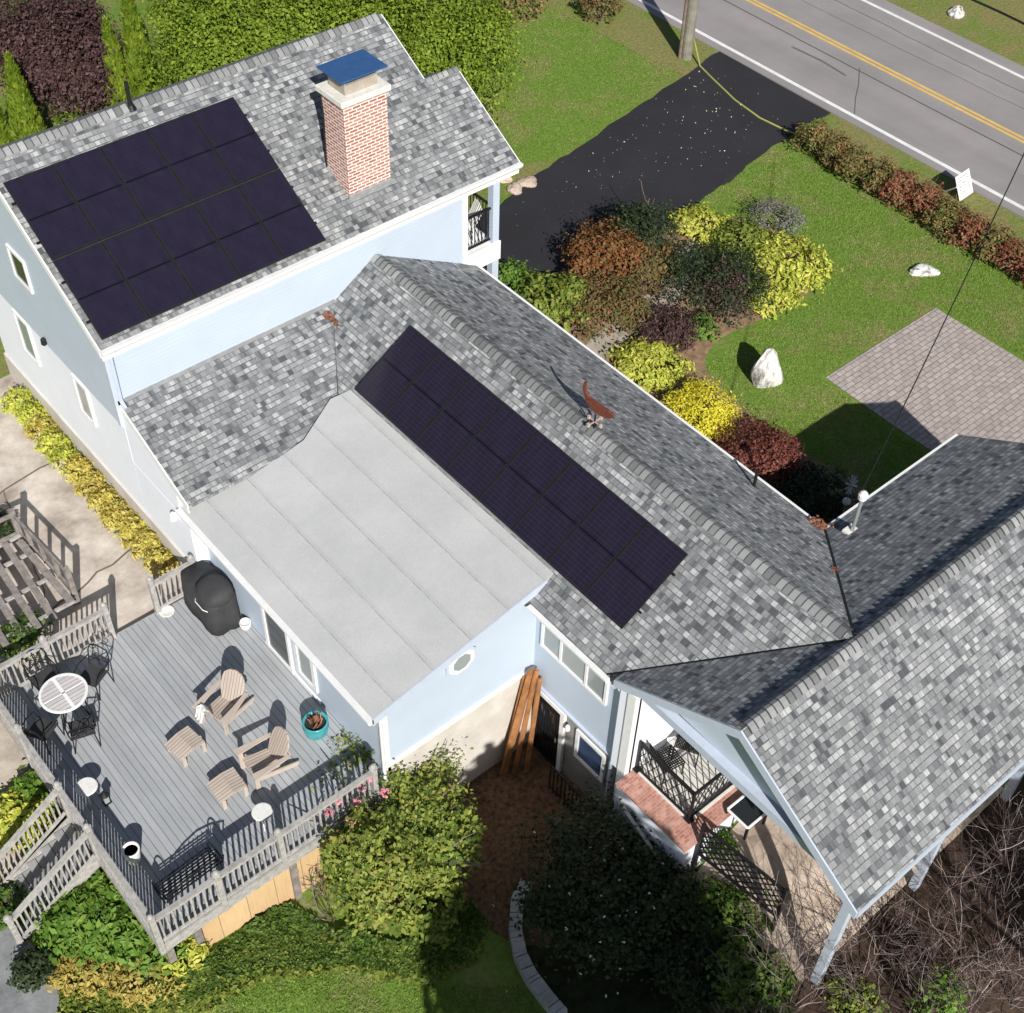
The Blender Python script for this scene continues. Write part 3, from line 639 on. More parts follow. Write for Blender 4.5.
# ridge caps
def caps(p, q, n1, n2, w=.17, ex=.155, lo=.0):
    """overlapping cap shingles along a ridge: n1, n2 the downhill directions of both sides"""
    mb = MB(); ed = MB(); P = Vector(p); Q = Vector(q); d = (Q-P); L_ = d.length; d.normalize(); k = int(L_/ex)
    n1 = Vector(n1).normalized(); n2 = Vector(n2).normalized(); up = Vector((0, 0, 1))
    for i in range(k):
        s0 = P+d*(i*ex); s1 = s0+d*ex; j = RNG.normal(0, .004)
        a = up*(.022+j); b = up*(.045+j)
        row = []
        for s, h in ((s0, a), (s1, b)):
            c = s+h+up*.01
            row.append([c+n1*w+up*(.002), c+n1*(w*.5)+up*.016, c+up*.004, c+n2*(w*.5)+up*.016, c+n2*w+up*.002])
        vs = row[0]+row[1]+[v-up*.03 for v in row[0]]+[v-up*.045 for v in row[1]]
        fs = [(m, m+1, m+6, m+5) for m in range(4)]+[(5+m, 6+m, 16+m, 15+m) for m in range(4)]+[(m+1, m, 10+m, 11+m) for m in range(4)]+[(0, 5, 15, 10), (4, 14, 19, 9)]
        mb.add(vs, fs)
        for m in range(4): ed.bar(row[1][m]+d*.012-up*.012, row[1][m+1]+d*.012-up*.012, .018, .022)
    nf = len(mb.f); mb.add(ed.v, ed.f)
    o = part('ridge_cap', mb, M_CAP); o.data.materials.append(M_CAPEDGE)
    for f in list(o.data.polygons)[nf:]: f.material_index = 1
    return o
caps((BXR, 20.93, BZR), (BXR, 6.95, BZR), (-1, 0, -SB), (1, 0, -.5615), .19)
caps((CX1, CYR, CZR), (CX0, CYR, CZR), (0, -1, -.62), (0, 1, -SCb), .17)
caps((AX0, AYR, AZR), (AX1, AYR, AZR), (0, -1, -SA), (0, 1, -SA), .19)
caps((AX1, AYX, zA(AYX)), (AX2, AYX, zA(AYX)), (0, -1, -SA), (0, 1, -SA), .12)
part('flashing', MB().slab([(11.9, 12.1, zF(11.9)+.03), (11.97, 12.1, zB(11.97)+.01), (11.97, 18.9, zB(11.97)+.01), (11.9, 18.8, zF(11.9)+.03)], .02), M_GALV)
# valley lines
def valley(p, q, w=.03):
    mb = MB(); P = Vector(p); Q = Vector(q); n = 24
    for i in range(n):
        a = P.lerp(Q, i/n); b = P.lerp(Q, (i+1)/n); mb.bar(a+Vector((0, 0, .012)), b+Vector((0, 0, .012)), w, .012)
    part('valley', mb, M_BLACK)
valley((BXB, 9.84, BZB), (BXR-.05, 6.83, BZR-.03)); valley((BXF, 9.62, BZF), (BXR+.05, 6.85, BZR-.03), .05)
# chimney
ch = part('chimney', MB().box((13.75, 21.2, 5.6), (14.87, 22.02, 8.48)), M_CHIM)
part('crown', MB().lathe((0, 0, 0), [(0, 0)], 3) if 0 else MB().box((13.67, 21.12, 8.48), (14.95, 22.10, 8.62)), M_CONCRW, ch, bevel=.02)
part('flue', MB().box((13.9, 21.33, 8.62), (14.74, 21.92, 8.84)), M_FLAG, ch)
part('cap_plate', MB().box((13.74, 21.2, 8.985), (14.94, 22.09, 9.02)), M_CAPBLUE, ch, bevel=.008)
for x in (13.92, 14.72):
    for y in (21.35, 21.9): part('cap_leg', MB().bar((x, y, 8.8), (x, y, 8.99), .03), M_GALV, ch)
part('flashing', MB().box((13.72, 21.14, 6.16), (14.90, 21.2, 6.34)), M_GALV, ch)
part('cable', MB().tube([(13.72, 22.0, 8.5), (13.70, 21.9, 8.0), (13.71, 21.95, 7.2), (13.7, 21.95, 6.7)], .018, 6), M_BLACK, ch)
# vent pipes
vp = part('vent_pipe', MB().tube([(10.55, 24.42, 7.95), (10.55, 24.42, 8.72)], .045, 12), M_BLACK)
part('pipe_boot', MB().lathe((10.55, 24.42, 8.1), [(.13, 0), (.06, .1), (.055, .14)], 12), M_BLACK, vp)
vp = part('vent_pipe', MB().tube([(16.7, 11.25, 3.1), (16.7, 11.25, 3.75)], .035, 10), M_BLACK)
# windows and doors
def win_x(x, y0, y1, z0, z1, panes, fw=.07, mat=M_GLASS, s=-1, name='window', frame=M_WHITE):
    """a window in a wall facing -x (s=-1): frame with its panes"""
    mb = MB(); a, b = sorted((x, x+s*.05))
    mb.box((a, y0-fw, z0-fw), (b, y1+fw, z0)); mb.box((a, y0-fw, z1), (b, y1+fw, z1+fw))
    ys = [y0]+[y for y in panes]+[y1]
    mb.box((a, y0-fw, z0), (b, y0, z1)); mb.box((a, y1, z0), (b, y1+fw, z1))
    for y in panes: mb.box((a, y-.03, z0), (b, y+.03, z1))
    w = mb.build(name, frame, H)
    for p, q in zip(ys[:-1], ys[1:]):
        g = MB(); g.box((x+s*.004-.003, p+.001, z0+.001), (x+s*.02, q-.001, z1-.001)); g.build('pane', mat, w)
    return w
win_x(7.42, 24.32, 25.02, 4.90, 5.62, []); w = win_x(7.45, 25.5, 26.15, 2.0, 3.12, [], mat=M_GLASSP)
win_x(7.45, 22.7, 23.25, 2.1, 3.1, [], mat=M_GLASSP)
win_x(11.60, 10.12, 11.92, 1.42, 2.52, [10.65, 11.40], mat=M_GLASSP)
win_x(11.60, 9.95, 10.66, -1.16, -.36, [], mat=M_GLASSB, fw=.09)
d = win_x(7.74, 15.52, 16.34, .10, 1.98, [], mat=M_GLASS, fw=.09, name='patio_door'); tag(d, 'glass patio door with white frame')
win_x(7.74, 14.62, 15.12, .45, 1.98, [], mat=M_GLASSP, fw=.12)
part('trim', MB().box((7.70, 14.45, -.0), (7.742, 16.5, .09)), M_WHITE)
dr = part('door', MB().box((11.53, 11.22, -2.34), (11.60, 12.02, -.24)), M_BLACK)
part('frame', MB().box((11.52, 11.10, -2.38), (11.61, 11.215, -.12)).box((11.52, 11.215, -.235), (11.61, 12.1, -.12)), M_WHITE, dr)
mb = MB()
for y in np.arange(11.28, 12.0, .09): mb.bar((11.515, y, -2.3), (11.515, y, -.3), .015)
for z in (-2.2, -1.3, -1.2, -.4): mb.bar((11.515, 11.25, z), (11.515, 12.0, z), .02)
part('grille', mb, M_BLACK, dr); part('pane', MB().box((11.522, 11.35, -1.15), (11.529, 11.92, -.4)), M_GLASS, dr)
part('handle', MB().box((11.49, 11.27, -1.35), (11.52, 11.30, -1.2)), M_GALV, dr)
# octagon window
mb = MB(); oc = lambda r, y: [(9.63+r*math.cos(math.pi/8+k*math.pi/4), y, 2.26+r*math.sin(math.pi/8+k*math.pi/4)) for k in range(8)]
ow = part('window', MB().extr(oc(.40, 12.2), (0, -.05, 0)), M_TRIMB); tag(ow, 'octagonal window')
part('frame', MB().extr(oc(.33, 12.15), (0, -.015, 0)), M_WHITE, ow)
part('pane', MB().extr(oc(.22, 12.135), (0, -.01, 0)), M_GLASSP, ow)
# downspouts, lamps
part('downspout', MB().tube([(7.5, AYE-.05, 5.72), (7.5, 20.62, 5.55), (7.5, 20.86, 5.3), (7.5, 20.88, 4.05), (7.5, 20.7, 3.95)], .045, 6), M_TRIMB)
part('downspout', MB().tube([(11.2, 9.8, 2.8), (11.45, 9.78, 2.55), (11.52, 9.66, 2.3), (11.52, 9.66, -1.9)], .04, 6), M_TRIMB)
part('downspout', MB().box((11.9, 12.1, 0), (11.91, 12.11, .01)) if 0 else MB().tube([(7.66, 12.12, 2.3), (7.66, 12.12, -.1)], .04, 6), M_WHITE)
part('wall_lamp', MB().lathe((7.36, 24.4, 3.3), [(.03, 0), (.07, .05), (.06, .18), (.02, .22)], 10), M_BLACK)
part('wall_lamp', MB().lathe((11.5, 10.95, -.5), [(.03, 0), (.06, .05), (.05, .16), (.02, .2)], 10), M_WHITE)
part('wall_lamp', MB().lathe((7.36, 19.15, 1.9), [(.03, 0), (.09, .05), (.08, .2), (.02, .26)], 10), M_WHITE)
# black guard rail in front of the basement window
gr_ = thing('guard_rail', 'black metal guard rail in front of the small basement window', 'railing', (11.1, 10.3, -2.4))
mb = MB(); mb.bar((11.1, 9.85, -1.45), (11.1, 10.95, -1.45), .04).bar((11.1, 9.85, -2.25), (11.1, 10.95, -2.25), .03)
mb.build('rail', M_BLACK, gr_)
for y in np.arange(9.87, 10.96, .12): MB().bar((11.1, y, -2.42), (11.1, y, -1.45), .022).build('baluster', M_BLACK, gr_)

# service mast with its drop cable
sm = thing('service_mast', 'grey electric service mast standing on the dark rear slope of the right roof', 'mast', (17.3, 9.1, 3.3))
MB().tube([(17.26, 9.1, 3.1), (17.26, 9.1, 4.30)], .038, 10).build('pipe', M_GALV, sm)
MB().lathe((17.26, 9.1, 4.26), [(.04, 0), (.09, .04), (.1, .16), (.06, .22), (.02, .24)], 12).build('weatherhead', M_WPL, sm)
MB().box((17.12, 8.98, 3.30), (17.40, 9.24, 3.36)).build('boot', M_WPL, sm)
tag(solo(MB().tube([(17.3, 9.18, 4.38)]+[tuple(Vector((17.3, 9.18, 4.38)).lerp(Vector(at(1035, 130, 8.0)), t)-Vector((0, 0, 1.0*t*(1-t)))) for t in np.linspace(.06, 1, 14)], .013, 6).build('overhead_cable', M_BLACK), (17.3, 9.18, 4.38)), 'thin overhead cable rising from the service mast on the roof to the upper right', 'cable')
tag(solo(MB().tube([at(960, -6, .4+6), at(1000, 12, 6.35), at(1035, 29, 6.4)], .03, 6).build('overhead_cable', M_BLACK), at(1000, 12, 6.35)), 'black overhead cable crossing the far verge at the top right corner', 'cable')

# ------------------------------------------------------------------ solar arrays
M_CLAMP = plain('dull_clamp_rail', (0.07, 0.07, 0.08), 0.6)
def array(name, label, o, ux, uv_, cols, rows, w, l, gap_rows=0.0, rail=False, flip=False):
    t = thing(name, label, 'solar panels', o)
    O = Vector(o); ux = Vector(ux).normalized(); uy = Vector(uv_).normalized(); n = ux.cross(uy)
    if n.z < 0: n = -n
    for j in range(rows):
        for i in range(cols):
            a = O+ux*(i*w+.005)+uy*(j*(l+gap_rows)+.008); b = a+ux*(w-.010); c = b+uy*(l-.02); d = a+uy*(l-.02)
            P = [v+n*.13 for v in (a, b, c, d)]; Q = [v+n*.09 for v in (a, b, c, d)]
            mb = MB(); mb.add(P+Q, [(0,1,2,3),(7,6,5,4),(0,4,5,1),(1,5,6,2),(2,6,7,3),(3,7,4,0)])
            p = mb.build('solar_panel', M_BLACK, t)
            m = .034; a2 = a+ux*m+uy*m+n*.132; b2 = b-ux*m+uy*m+n*.132; c2 = c-ux*m-uy*m+n*.132; d2 = d+ux*m-uy*m+n*.132
            g = MB(); g.add([a2, b2, c2, d2], [(0, 1, 2, 3)]); g.build('cells', M_PV if rows > 1 else M_PVB, p, uvs=[(0, 0), (1, 0), (1, 1), (0, 1)], recalc=False)
    mb = MB()
    for j in range(rows):
        for s in (.25, .75):
            a = O+uy*(j*(l+gap_rows)+l*s)+n*.06; mb.bar(a-ux*.06, a+ux*(cols*w+.06), .04, .04)
            for i in range(cols): mb.bar(a+ux*(i*w+.3)-n*.06, a+ux*(i*w+.3), .04, .04)
    mb.build('mounting_rail', M_BLACK, t)
    if rail:
        a = O+uy*l+n*.122; MB().bar(a, a+ux*(cols*w), .007, .012, up=n).build('clamp_rail', M_CLAMP, t)
    return t
W1, L1 = 1.068, 1.89
uyA = Vector((0, AYR-AYE, AZR-AZE)).normalized()
array('solar_array', 'larger solar array of two rows of black panels on the upper left roof', (7.316, 20.62, zA(20.62)), (1, 0, 0), uyA, 5, 2, W1, L1, .012, True)
uyB = Vector((BXR-BXB, 0, BZR-BZB)).normalized()
array('solar_array', 'long single row of black panels on the middle roof below the ridge', (11.935, 18.716, zB(11.935)), (0, -1, 0), uyB, 8, 1, W1, L1)

# ------------------------------------------------------------------ weathervane and leaf litter on the roofs
def bird_vane(loc):
    t = thing('weathervane', 'rusty bird shaped weathervane standing on the middle roof ridge', 'weathervane', loc)
    x, y, z = loc
    MB().tube([(x, y, z-.1), (x, y, z+.42)], .018, 8).build('pole', M_BLACK, t)
    mb = MB(); mb.bar((x-.18, y, z+.22), (x+.18, y, z+.22), .02).bar((x, y-.18, z+.22), (x, y+.18, z+.22), .02)
    for dx, dy in ((.17, 0), (-.17, 0), (0, .17), (0, -.17)): mb.box((x+dx-.025, y+dy-.025, z+.18), (x+dx+.025, y+dy+.025, z+.26))
    mb.build('cardinal_arms', M_PALEM, t)
    h = Vector((.10, -.99, 0)).normalized()   # the way the tail points
    def P(a, b): return Vector((x, y, z+.60))+h*a*.85+Vector((0, 0, b*.95))
    out = [(-.42, .30), (-.36, .16), (-.30, .02), (-.12, -.10), (.12, -.12), (.34, -.08), (.50, .00), (.52, .10), (.36, .14), (.16, .13), (-.05, .15), (-.22, .16), (-.30, .24), (-.36, .34), (-.34, .5), (-.40, .5)]
    s = h.cross(Vector((0, 0, 1)))
    mb = MB(); mb.extr([P(a, b)-s*.03 for a, b in out], s*.06); mb.build('bird_body', M_RUST, t)
    MB().tube([P(-.05, -.1), (x, y, z+.4)], .015, 6).build('legs', M_RUST, t)
bird_vane((BXR, 13.55, BZR))
def leafpile(px, py, z, r, n, label, sx=1):
    p = Vector(at(px, py, z)); mb = MB()
    for _ in range(n):
        c = p+Vector((random.gauss(0, r), random.gauss(0, r*sx), abs(random.gauss(0, .03))))
        a = random.random()*6.3; u = Vector((math.cos(a), math.sin(a), random.uniform(-.3, .5)))*.05; v = Vector((-math.sin(a), math.cos(a), random.uniform(-.3, .5)))*.035
        mb.add([c-u, c-v, c+u, c+v], [(0, 1, 2, 3)])
    tag(solo(mb.build('leaf_litter', M_LIT), p), label, 'leaves', 'clumps of dead leaves on the roofs')
M_LIT = island('dead_leaf_litter', [(0, (0.14, 0.06, 0.035)), (0.6, (0.28, 0.12, 0.075)), (1, (0.36, 0.22, 0.15))])
leafpile(819, 526, 3.1, .09, 120, 'clump of dead brown leaves in the roof valley beside the white gutters')
leafpile(834, 575, 3.75, .07, 50, 'small clump of dead leaves halfway up the roof valley')
leafpile(331, 319, 3.95, .04, 60, 'reddish clump of leaves where the lower roof meets the blue wall', 3.6)

# ------------------------------------------------------------------ deck
DX0, DX1, DY0, DY1 = 2.5, 7.73, 11.95, 18.7
dk = thing('deck', 'raised grey board deck with weathered white railings behind the house', 'deck', (5, 15, 0))
MB().box((DX0, DY0, -.04), (DX1, DY1, 0)).build('decking', M_DECK, dk)
mb = MB(); mb.box((DX0, DY0-.04, -.28), (DX1, DY0-.001, .002)).box((DX0-.04, DY0-.04, -.28), (DX0-.001, DY1+.04, .002)).box((DX0, DY1+.001, -.28), (6.4, DY1+.04, .002))
mb.build('rim_board', M_RAIL, dk)
MB().box((3.25, DY0+.04, -1.9), (7.5, DY0+.07, -.28)).build('skirting', M_TAN, dk)
for x in (2.62, 3.2, 5.3, 7.2): MB().box((x-.07, DY0-.035, -2.4), (x+.07, DY0+.10, -.29)).build('support_post', M_GREYW, dk)
POSTS = set()
def rail_run(p, q, parent, posts=True, z0=0.0, z1=None, h=.95, sp=.125, name='railing', n_int=0, mat=M_RAIL, wide=.035):
    """railing from p to q: rails and balusters as one panel, each post its own"""
    z1 = z0 if z1 is None else z1
    P = Vector((p[0], p[1], z0)); Q = Vector((q[0], q[1], z1)); U = Vector((0, 0, 1)); L_ = (Q-P).length
    mb = MB(); mb.bar(P+U*h, Q+U*h, .10, .035).bar(P+U*(h-.08), Q+U*(h-.08), .04, .07).bar(P+U*.1, Q+U*.1, .04, .07)
    n = int(L_/sp)
    for i in range(1, n): c = P.lerp(Q, i/n); mb.bar(c+U*.08, c+U*(h-.05), wide, wide)
    mb.build(name, mat, parent)
    if posts:
        for c in [P.lerp(Q, i/(n_int+1)) for i in range(n_int+2)]:
            ky = (round(c.x*5), round(c.y*5))
            if ky in POSTS: continue
            POSTS.add(ky)
            po = MB().box((c.x-.055, c.y-.055, c.z-.28), (c.x+.055, c.y+.055, c.z+h+.1)).build('post', mat, parent)
            MB().lathe((c.x, c.y, c.z+h+.1), [(.085, 0), (.085, .02), (.04, .03), (.06, .07), (.04, .11), (.01, .125)], 10).build('post_cap', mat, po)
rail_run((DX0, DY0), (5.15, DY0), dk, n_int=1); rail_run((5.15, DY0), (7.3, DY0), dk, n_int=0)
rail_run((DX0, DY0), (DX0, 14.25), dk, n_int=0); rail_run((DX0, 14.25), (DX0, 15.4), dk); rail_run((DX0, 15.4), (DX0, DY1), dk, n_int=1)
rail_run((DX0, DY1), (5.25, DY1), dk, n_int=1)
rail_run((6.35, DY1), (7.35, DY1), dk)
M_TREAD = plain('grey_tread', (0.30, 0.30, 0.30), 0.8, var=0.2, scale=4)
st = thing('deck_stairs', 'weathered grey wooden stairs with railings leading down from the deck', 'stairs', (1.5, 14.8, -1.2))
NS = 5
for i in range(NS):
    x1 = DX0-.06-i*.33; z = -.22-i*.2
    mb = MB(); mb.box((x1-.36, 14.3, z-.04), (x1-.19, 15.35, z)).box((x1-.175, 14.3, z-.04), (x1, 15.35, z)).box((x1-.02, 14.32, z-.16), (x1-.002, 15.33, z-.04)); mb.build('tread', M_TREAD, st)
for y in (14.27, 15.37): MB().extr([(DX0-.05, y, -.05), (DX0-.05, y, -.4), (.55, y, -1.4), (.55, y, -1.1)], (0, .03, 0)).build('stringer', M_RAIL, st)
rail_run((DX0-.05, 14.25), (.62, 14.25), st, z0=0, z1=-1.15, h=.9); rail_run((DX0-.05, 15.42), (.62, 15.42), st, z0=0, z1=-1.15, h=.9)

# ------------------------------------------------------------------ weathered slatted garden structure at the left edge
gs = thing('slatted_platform', 'weathered wooden slatted garden platform with railing posts at the left edge', 'garden structure', (4.4, 20.8, -.2))
for i, x in enumerate((3.35, 3.72, 4.09, 4.46)):
    MB().bar((x, 19.75, .22), (x+.12, 22.6-.1*i, .36), .15, .035).build('slat', M_GREYW, gs)
MB().bar((4.95, 19.9, .30), (4.85, 22.1, .42), .16, .035).build('slat', M_GREYW, gs)
for y in (20.0, 20.9, 21.8, 22.4): MB().bar((3.0, y, .15+.045*(y-20)), (5.05, y, .15+.045*(y-20)), .07, .07).build('crossbar', M_RAIL, gs)
for x, y in ((5.15, 20.2), (5.0, 22.5), (3.0, 22.6), (2.9, 20.2)): MB().box((x-.06, y-.06, -.3), (x+.06, y+.06, 1.0)).build('post', M_GREYW, gs)
for a, b in (((5.15, 20.2), (5.0, 22.5)), ((5.0, 22.5), (3.0, 22.6))):
    for z in (.25, .85): MB().bar((*a, z), (*b, z), .05, .1).build('rail', M_GREYW, gs)
    for t in (.25, .5, .75):
        p = Vector((*a, .2)).lerp(Vector((*b, .2)), t); MB().bar(p, p+Vector((0, 0, .65)), .09, .03).build('picket', M_GREYW, gs)

# ------------------------------------------------------------------ deck furniture
tb = thing('patio_table', 'round pale glass topped patio table on the deck corner with four black chairs', 'table', (3.63, 17.5, 0))
def disc(c, r, z, t, n=36): return MB().lathe((c[0], c[1], z), [(r, 0), (r, t)], n)
M_TTOP = boards('table_top_slats', (0.50, 0.47, 0.48), (0.58, 0.55, 0.55), 0.09, 0.12, 1)
MB().lathe((3.63, 17.5, .695), [(.44, 0), (.44, .02)], 36).build('table_top', M_TTOP, tb)
mb = MB()
for k in range(36):
    a, b = 2*math.pi*k/36, 2*math.pi*(k+1)/36
    mb.bar((3.63+.46*math.cos(a), 17.5+.46*math.sin(a), .705), (3.63+.46*math.cos(b), 17.5+.46*math.sin(b), .705), .05, .04)
mb.bar((3.18, 17.5, .718), (4.08, 17.5, .718), .025, .006).bar((3.63, 17.05, .718), (3.63, 17.95, .718), .07, .006)
mb.build('rim', M_WHITE, tb)
for a in range(4):
    t = math.pi/4+a*math.pi/2; MB().tube([(3.63+.12*math.cos(t), 17.5+.12*math.sin(t), .69), (3.63+.4*math.cos(t), 17.5+.4*math.sin(t), 0)], .02, 8).build('leg', M_BLACK, tb)
def metal_chair():
    t = thing('metal_chair', 'black metal patio chair', 'chair', (0, 0, 0))
    mb = MB(); mb.box((-.23, -.22, .41), (.23, .24, .43)); mb.build('seat', M_BLACKC, t, world=False)
    for x, y in ((-.22, .22), (.22, .22), (-.22, -.22), (.22, -.22)): MB().tube([(x*.95, y*.95, .42), (x*1.15, y*1.15, 0)], .014, 6).build('leg', M_BLACK, t, world=False)
    mb = MB(); mb.tube([(-.23, -.22, .42), (-.25, -.32, .78), (-.2, -.36, .93), (0, -.37, .98), (.2, -.36, .93), (.25, -.32, .78), (.23, -.22, .42)], .015, 6)
    mb.tube([(-.22, -.24, .5), (.22, -.36, .9)], .01, 5).tube([(.22, -.24, .5), (-.22, -.36, .9)], .01, 5).tube([(0, -.24, .45), (0, -.37, .96)], .01, 5).tube([(-.24, -.28, .62), (.24, -.28, .62)], .01, 5)
    for k in range(12):
        a, b = 2*math.pi*k/12, 2*math.pi*(k+1)/12; mb.tube([(.1*math.cos(a), -.31, .7+.1*math.sin(a)), (.1*math.cos(b), -.31, .7+.1*math.sin(b))], .009, 4)
    mb.build('backrest', M_BLACK, t, world=False)
    for s in (-1, 1): MB().tube([(s*.25, -.28, .66), (s*.29, 0, .66), (s*.27, .2, .62), (s*.23, .22, .43)], .014, 6).build('armrest', M_BLACK, t, world=False)
    return t
mc = metal_chair()
spots = [((4.35, 17.75), 'black metal patio chair nearest the patio gap, at the round table'), ((3.55, 16.72), 'black metal patio chair on the stairs side of the round table'),
         ((2.93, 17.2), 'black metal patio chair between round table and the outer railing'), ((3.55, 18.3), 'black metal patio chair between round table and patio side railing')]
for i, ((x, y), lb) in enumerate(spots):
    o = mc if i == 0 else copy_tree(mc)
    o.location = (x, y, 0); o.rotation_euler = (0, 0, math.atan2(17.5-y, 3.63-x)-math.pi/2+(.15, -.2, .1, -.1)[i]); o['label'] = lb; o['group'] = 'black metal chairs round the patio table'
def adirondack():
    t = thing('adirondack_chair', 'beige adirondack chair', 'chair', (0, 0, 0))
    # front towards +y
    mb = MB(); mb.add([(-.27, .30, .36), (.27, .30, .36), (.25, -.24, .26), (-.25, -.24, .26), (-.27, .30, .33), (.27, .30, .33), (.25, -.24, .23), (-.25, -.24, .23)], [(0,1,2,3),(7,6,5,4),(0,4,5,1),(1,5,6,2),(2,6,7,3),(3,7,4,0)]); mb.build('seat', M_BEIGE, t, world=False)
    out = [(-.2, .0), (-.27, .3), (-.28, .5), (-.24, .66), (-.14, .76), (0, .80), (.14, .76), (.24, .66), (.28, .5), (.27, .3), (.2, 0)]
    mb = MB(); f = lambda x, s: (x, -.22-.42*s-.0, .24+.86*s)
    mb.extr([f(x, s) for x, s in out], (0, -.03, -.01)); mb.build('backrest', M_BEIGE, t, world=False)
    for s in (-1, 1):
        mb = MB(); mb.add([(s*.27, .38, .56), (s*.43, .40, .56), (s*.40, -.05, .54), (s*.36, -.42, .53), (s*.29, -.42, .53), (s*.29, 0, .54)]+[(s*.27, .38, .53), (s*.43, .40, .53), (s*.40, -.05, .51), (s*.36, -.42, .50), (s*.29, -.42, .50), (s*.29, 0, .51)],
            [(0,1,2,3,4,5),(11,10,9,8,7,6)]+[(i, i+6, (i+1) % 6+6, (i+1) % 6) for i in range(6)]); mb.build('armrest', M_BEIGEP, t, world=False)
        MB().box((s*.30-.02, .26, 0), (s*.30+.02, .36, .53)).build('leg', M_BEIGEP, t, world=False)
        MB().bar((s*.285, .34, .31), (s*.285, -.62, .03), .03, .12).build('leg', M_BEIGEP, t, world=False)
    MB().bar((-.3, -.46, .5), (.3, -.46, .5), .03, .08).build('back_brace', M_BEIGEP, t, world=False)
    return t
def footrest():
    t = thing('footrest', 'beige slatted footrest', 'footrest', (0, 0, 0))
    mb = MB(); pts = [(-.30, .25), (-.05, .30), (-.0, -.0), (-.0, -.0)]
    mb.add([(-.27, .30, .30), (.27, .30, .30), (.27, -.02, .36), (.27, -.30, .33), (-.27, -.30, .33), (-.27, -.02, .36)]+[(-.27, .30, .27), (.27, .30, .27), (.27, -.02, .33), (.27, -.30, .30), (-.27, -.30, .30), (-.27, -.02, .33)],
        [(0,1,2,5),(5,2,3,4),(6,11,8,7),(11,10,9,8),(0,6,7,1),(3,9,10,4),(1,7,8,2),(2,8,9,3),(4,10,11,5),(5,11,6,0)]); mb.build('slats', M_BEIGE, t, world=False)
    for s in (-1, 1):
        MB().box((s*.255-.015, -.3, 0), (s*.255+.015, -.22, .3)).build('leg', M_BEIGEP, t, world=False); MB().box((s*.255-.015, .18, 0), (s*.255+.015, .26, .28)).build('leg', M_BEIGEP, t, world=False)
    return t
ac = adirondack(); ac.location = (6.02, 15.45, 0); ac.rotation_euler = (0, 0, math.radians(112)); ac['label'] = 'beige adirondack chair with a white towel on its arm, nearer the house door'; ac['group'] = 'adirondack chairs on the deck'
a2 = copy_tree(ac); a2.location = (5.95, 13.85, 0); a2.rotation_euler = (0, 0, math.radians(88)); a2['label'] = 'beige adirondack chair nearer the front railing with a footrest pushed up to it'
fr = footrest(); fr.location = (4.98, 15.2, 0); fr.rotation_euler = (0, 0, math.radians(97)); fr['label'] = 'beige slatted footrest standing alone in the middle of the deck'; fr['group'] = 'footrests on the deck'
f2 = copy_tree(fr); f2.location = (5.12, 13.85, 0); f2.rotation_euler = (0, 0, math.radians(88)); f2['label'] = 'beige slatted footrest touching the chair near the front railing'
# towel on arm
mb = MB(); tp = at(203, 709, .6)
for i in range(7):
    for j in range(5):
        pass
vs = []; fs = []
for i in range(9):
    for j in range(9):
        u, v = i/8-.5, j/8-.5; vs.append((tp[0]+u*.30+.02*math.sin(j*2), tp[1]+v*.26+.02*math.cos(i*2.4), .60+.03*math.sin(i*1.9)*math.cos(j*1.7)-1.1*max(0, abs(u)-.22)))
for i in range(8):
    for j in range(8): fs.append((i*9+j, (i+1)*9+j, (i+1)*9+j+1, i*9+j+1))
tw = MB(); tw.add(vs, fs); tag(solo(tw.build('towel', M_WPL, smooth=True), (tp[0], tp[1], .55)), 'crumpled white towel lying over the arm of the upper beige chair', 'towel')
# side table
sp = at(262, 812, .42)
st2 = thing('side_table', 'small round white side table by the front railing', 'table', (sp[0], sp[1], 0))
MB().lathe((sp[0], sp[1], .40), [(.19, 0), (.2, .015), (.2, .03), (.18, .035)], 24).build('table_top', M_WPL, st2)
for k in range(3):
    a = k*2.094; MB().tube([(sp[0]+.1*math.cos(a), sp[1]+.1*math.sin(a), .4), (sp[0]+.17*math.cos(a), sp[1]+.17*math.sin(a), 0)], .012, 6).build('leg', M_WPL, st2)
# teal planter
pp = at(316, 728, .2)
pt = thing('planter', 'glazed teal planter with dark soil and dried stems by the house wall', 'planter', (pp[0], pp[1], 0))
MB().lathe((pp[0], pp[1], 0), [(.15, 0), (.24, .12), (.27, .3), (.25, .42), (.27, .45), (.23, .45), (.22, .38)], 28).build('pot', M_TEAL, pt, smooth=True)
MB().lathe((pp[0], pp[1], .36), [(.22, 0), (.215, .03)], 24).build('soil', M_DARK, pt)
mb = MB()
for _ in range(26):
    a = random.random()*6.28; r = random.random()*.15; mb.tube([(pp[0]+r*math.cos(a), pp[1]+r*math.sin(a), .38), (pp[0]+r*1.4*math.cos(a+.5), pp[1]+r*1.4*math.sin(a+.5), .5+random.random()*.12)], .014, 5)
mb.build('stems', M_LIT, pt)
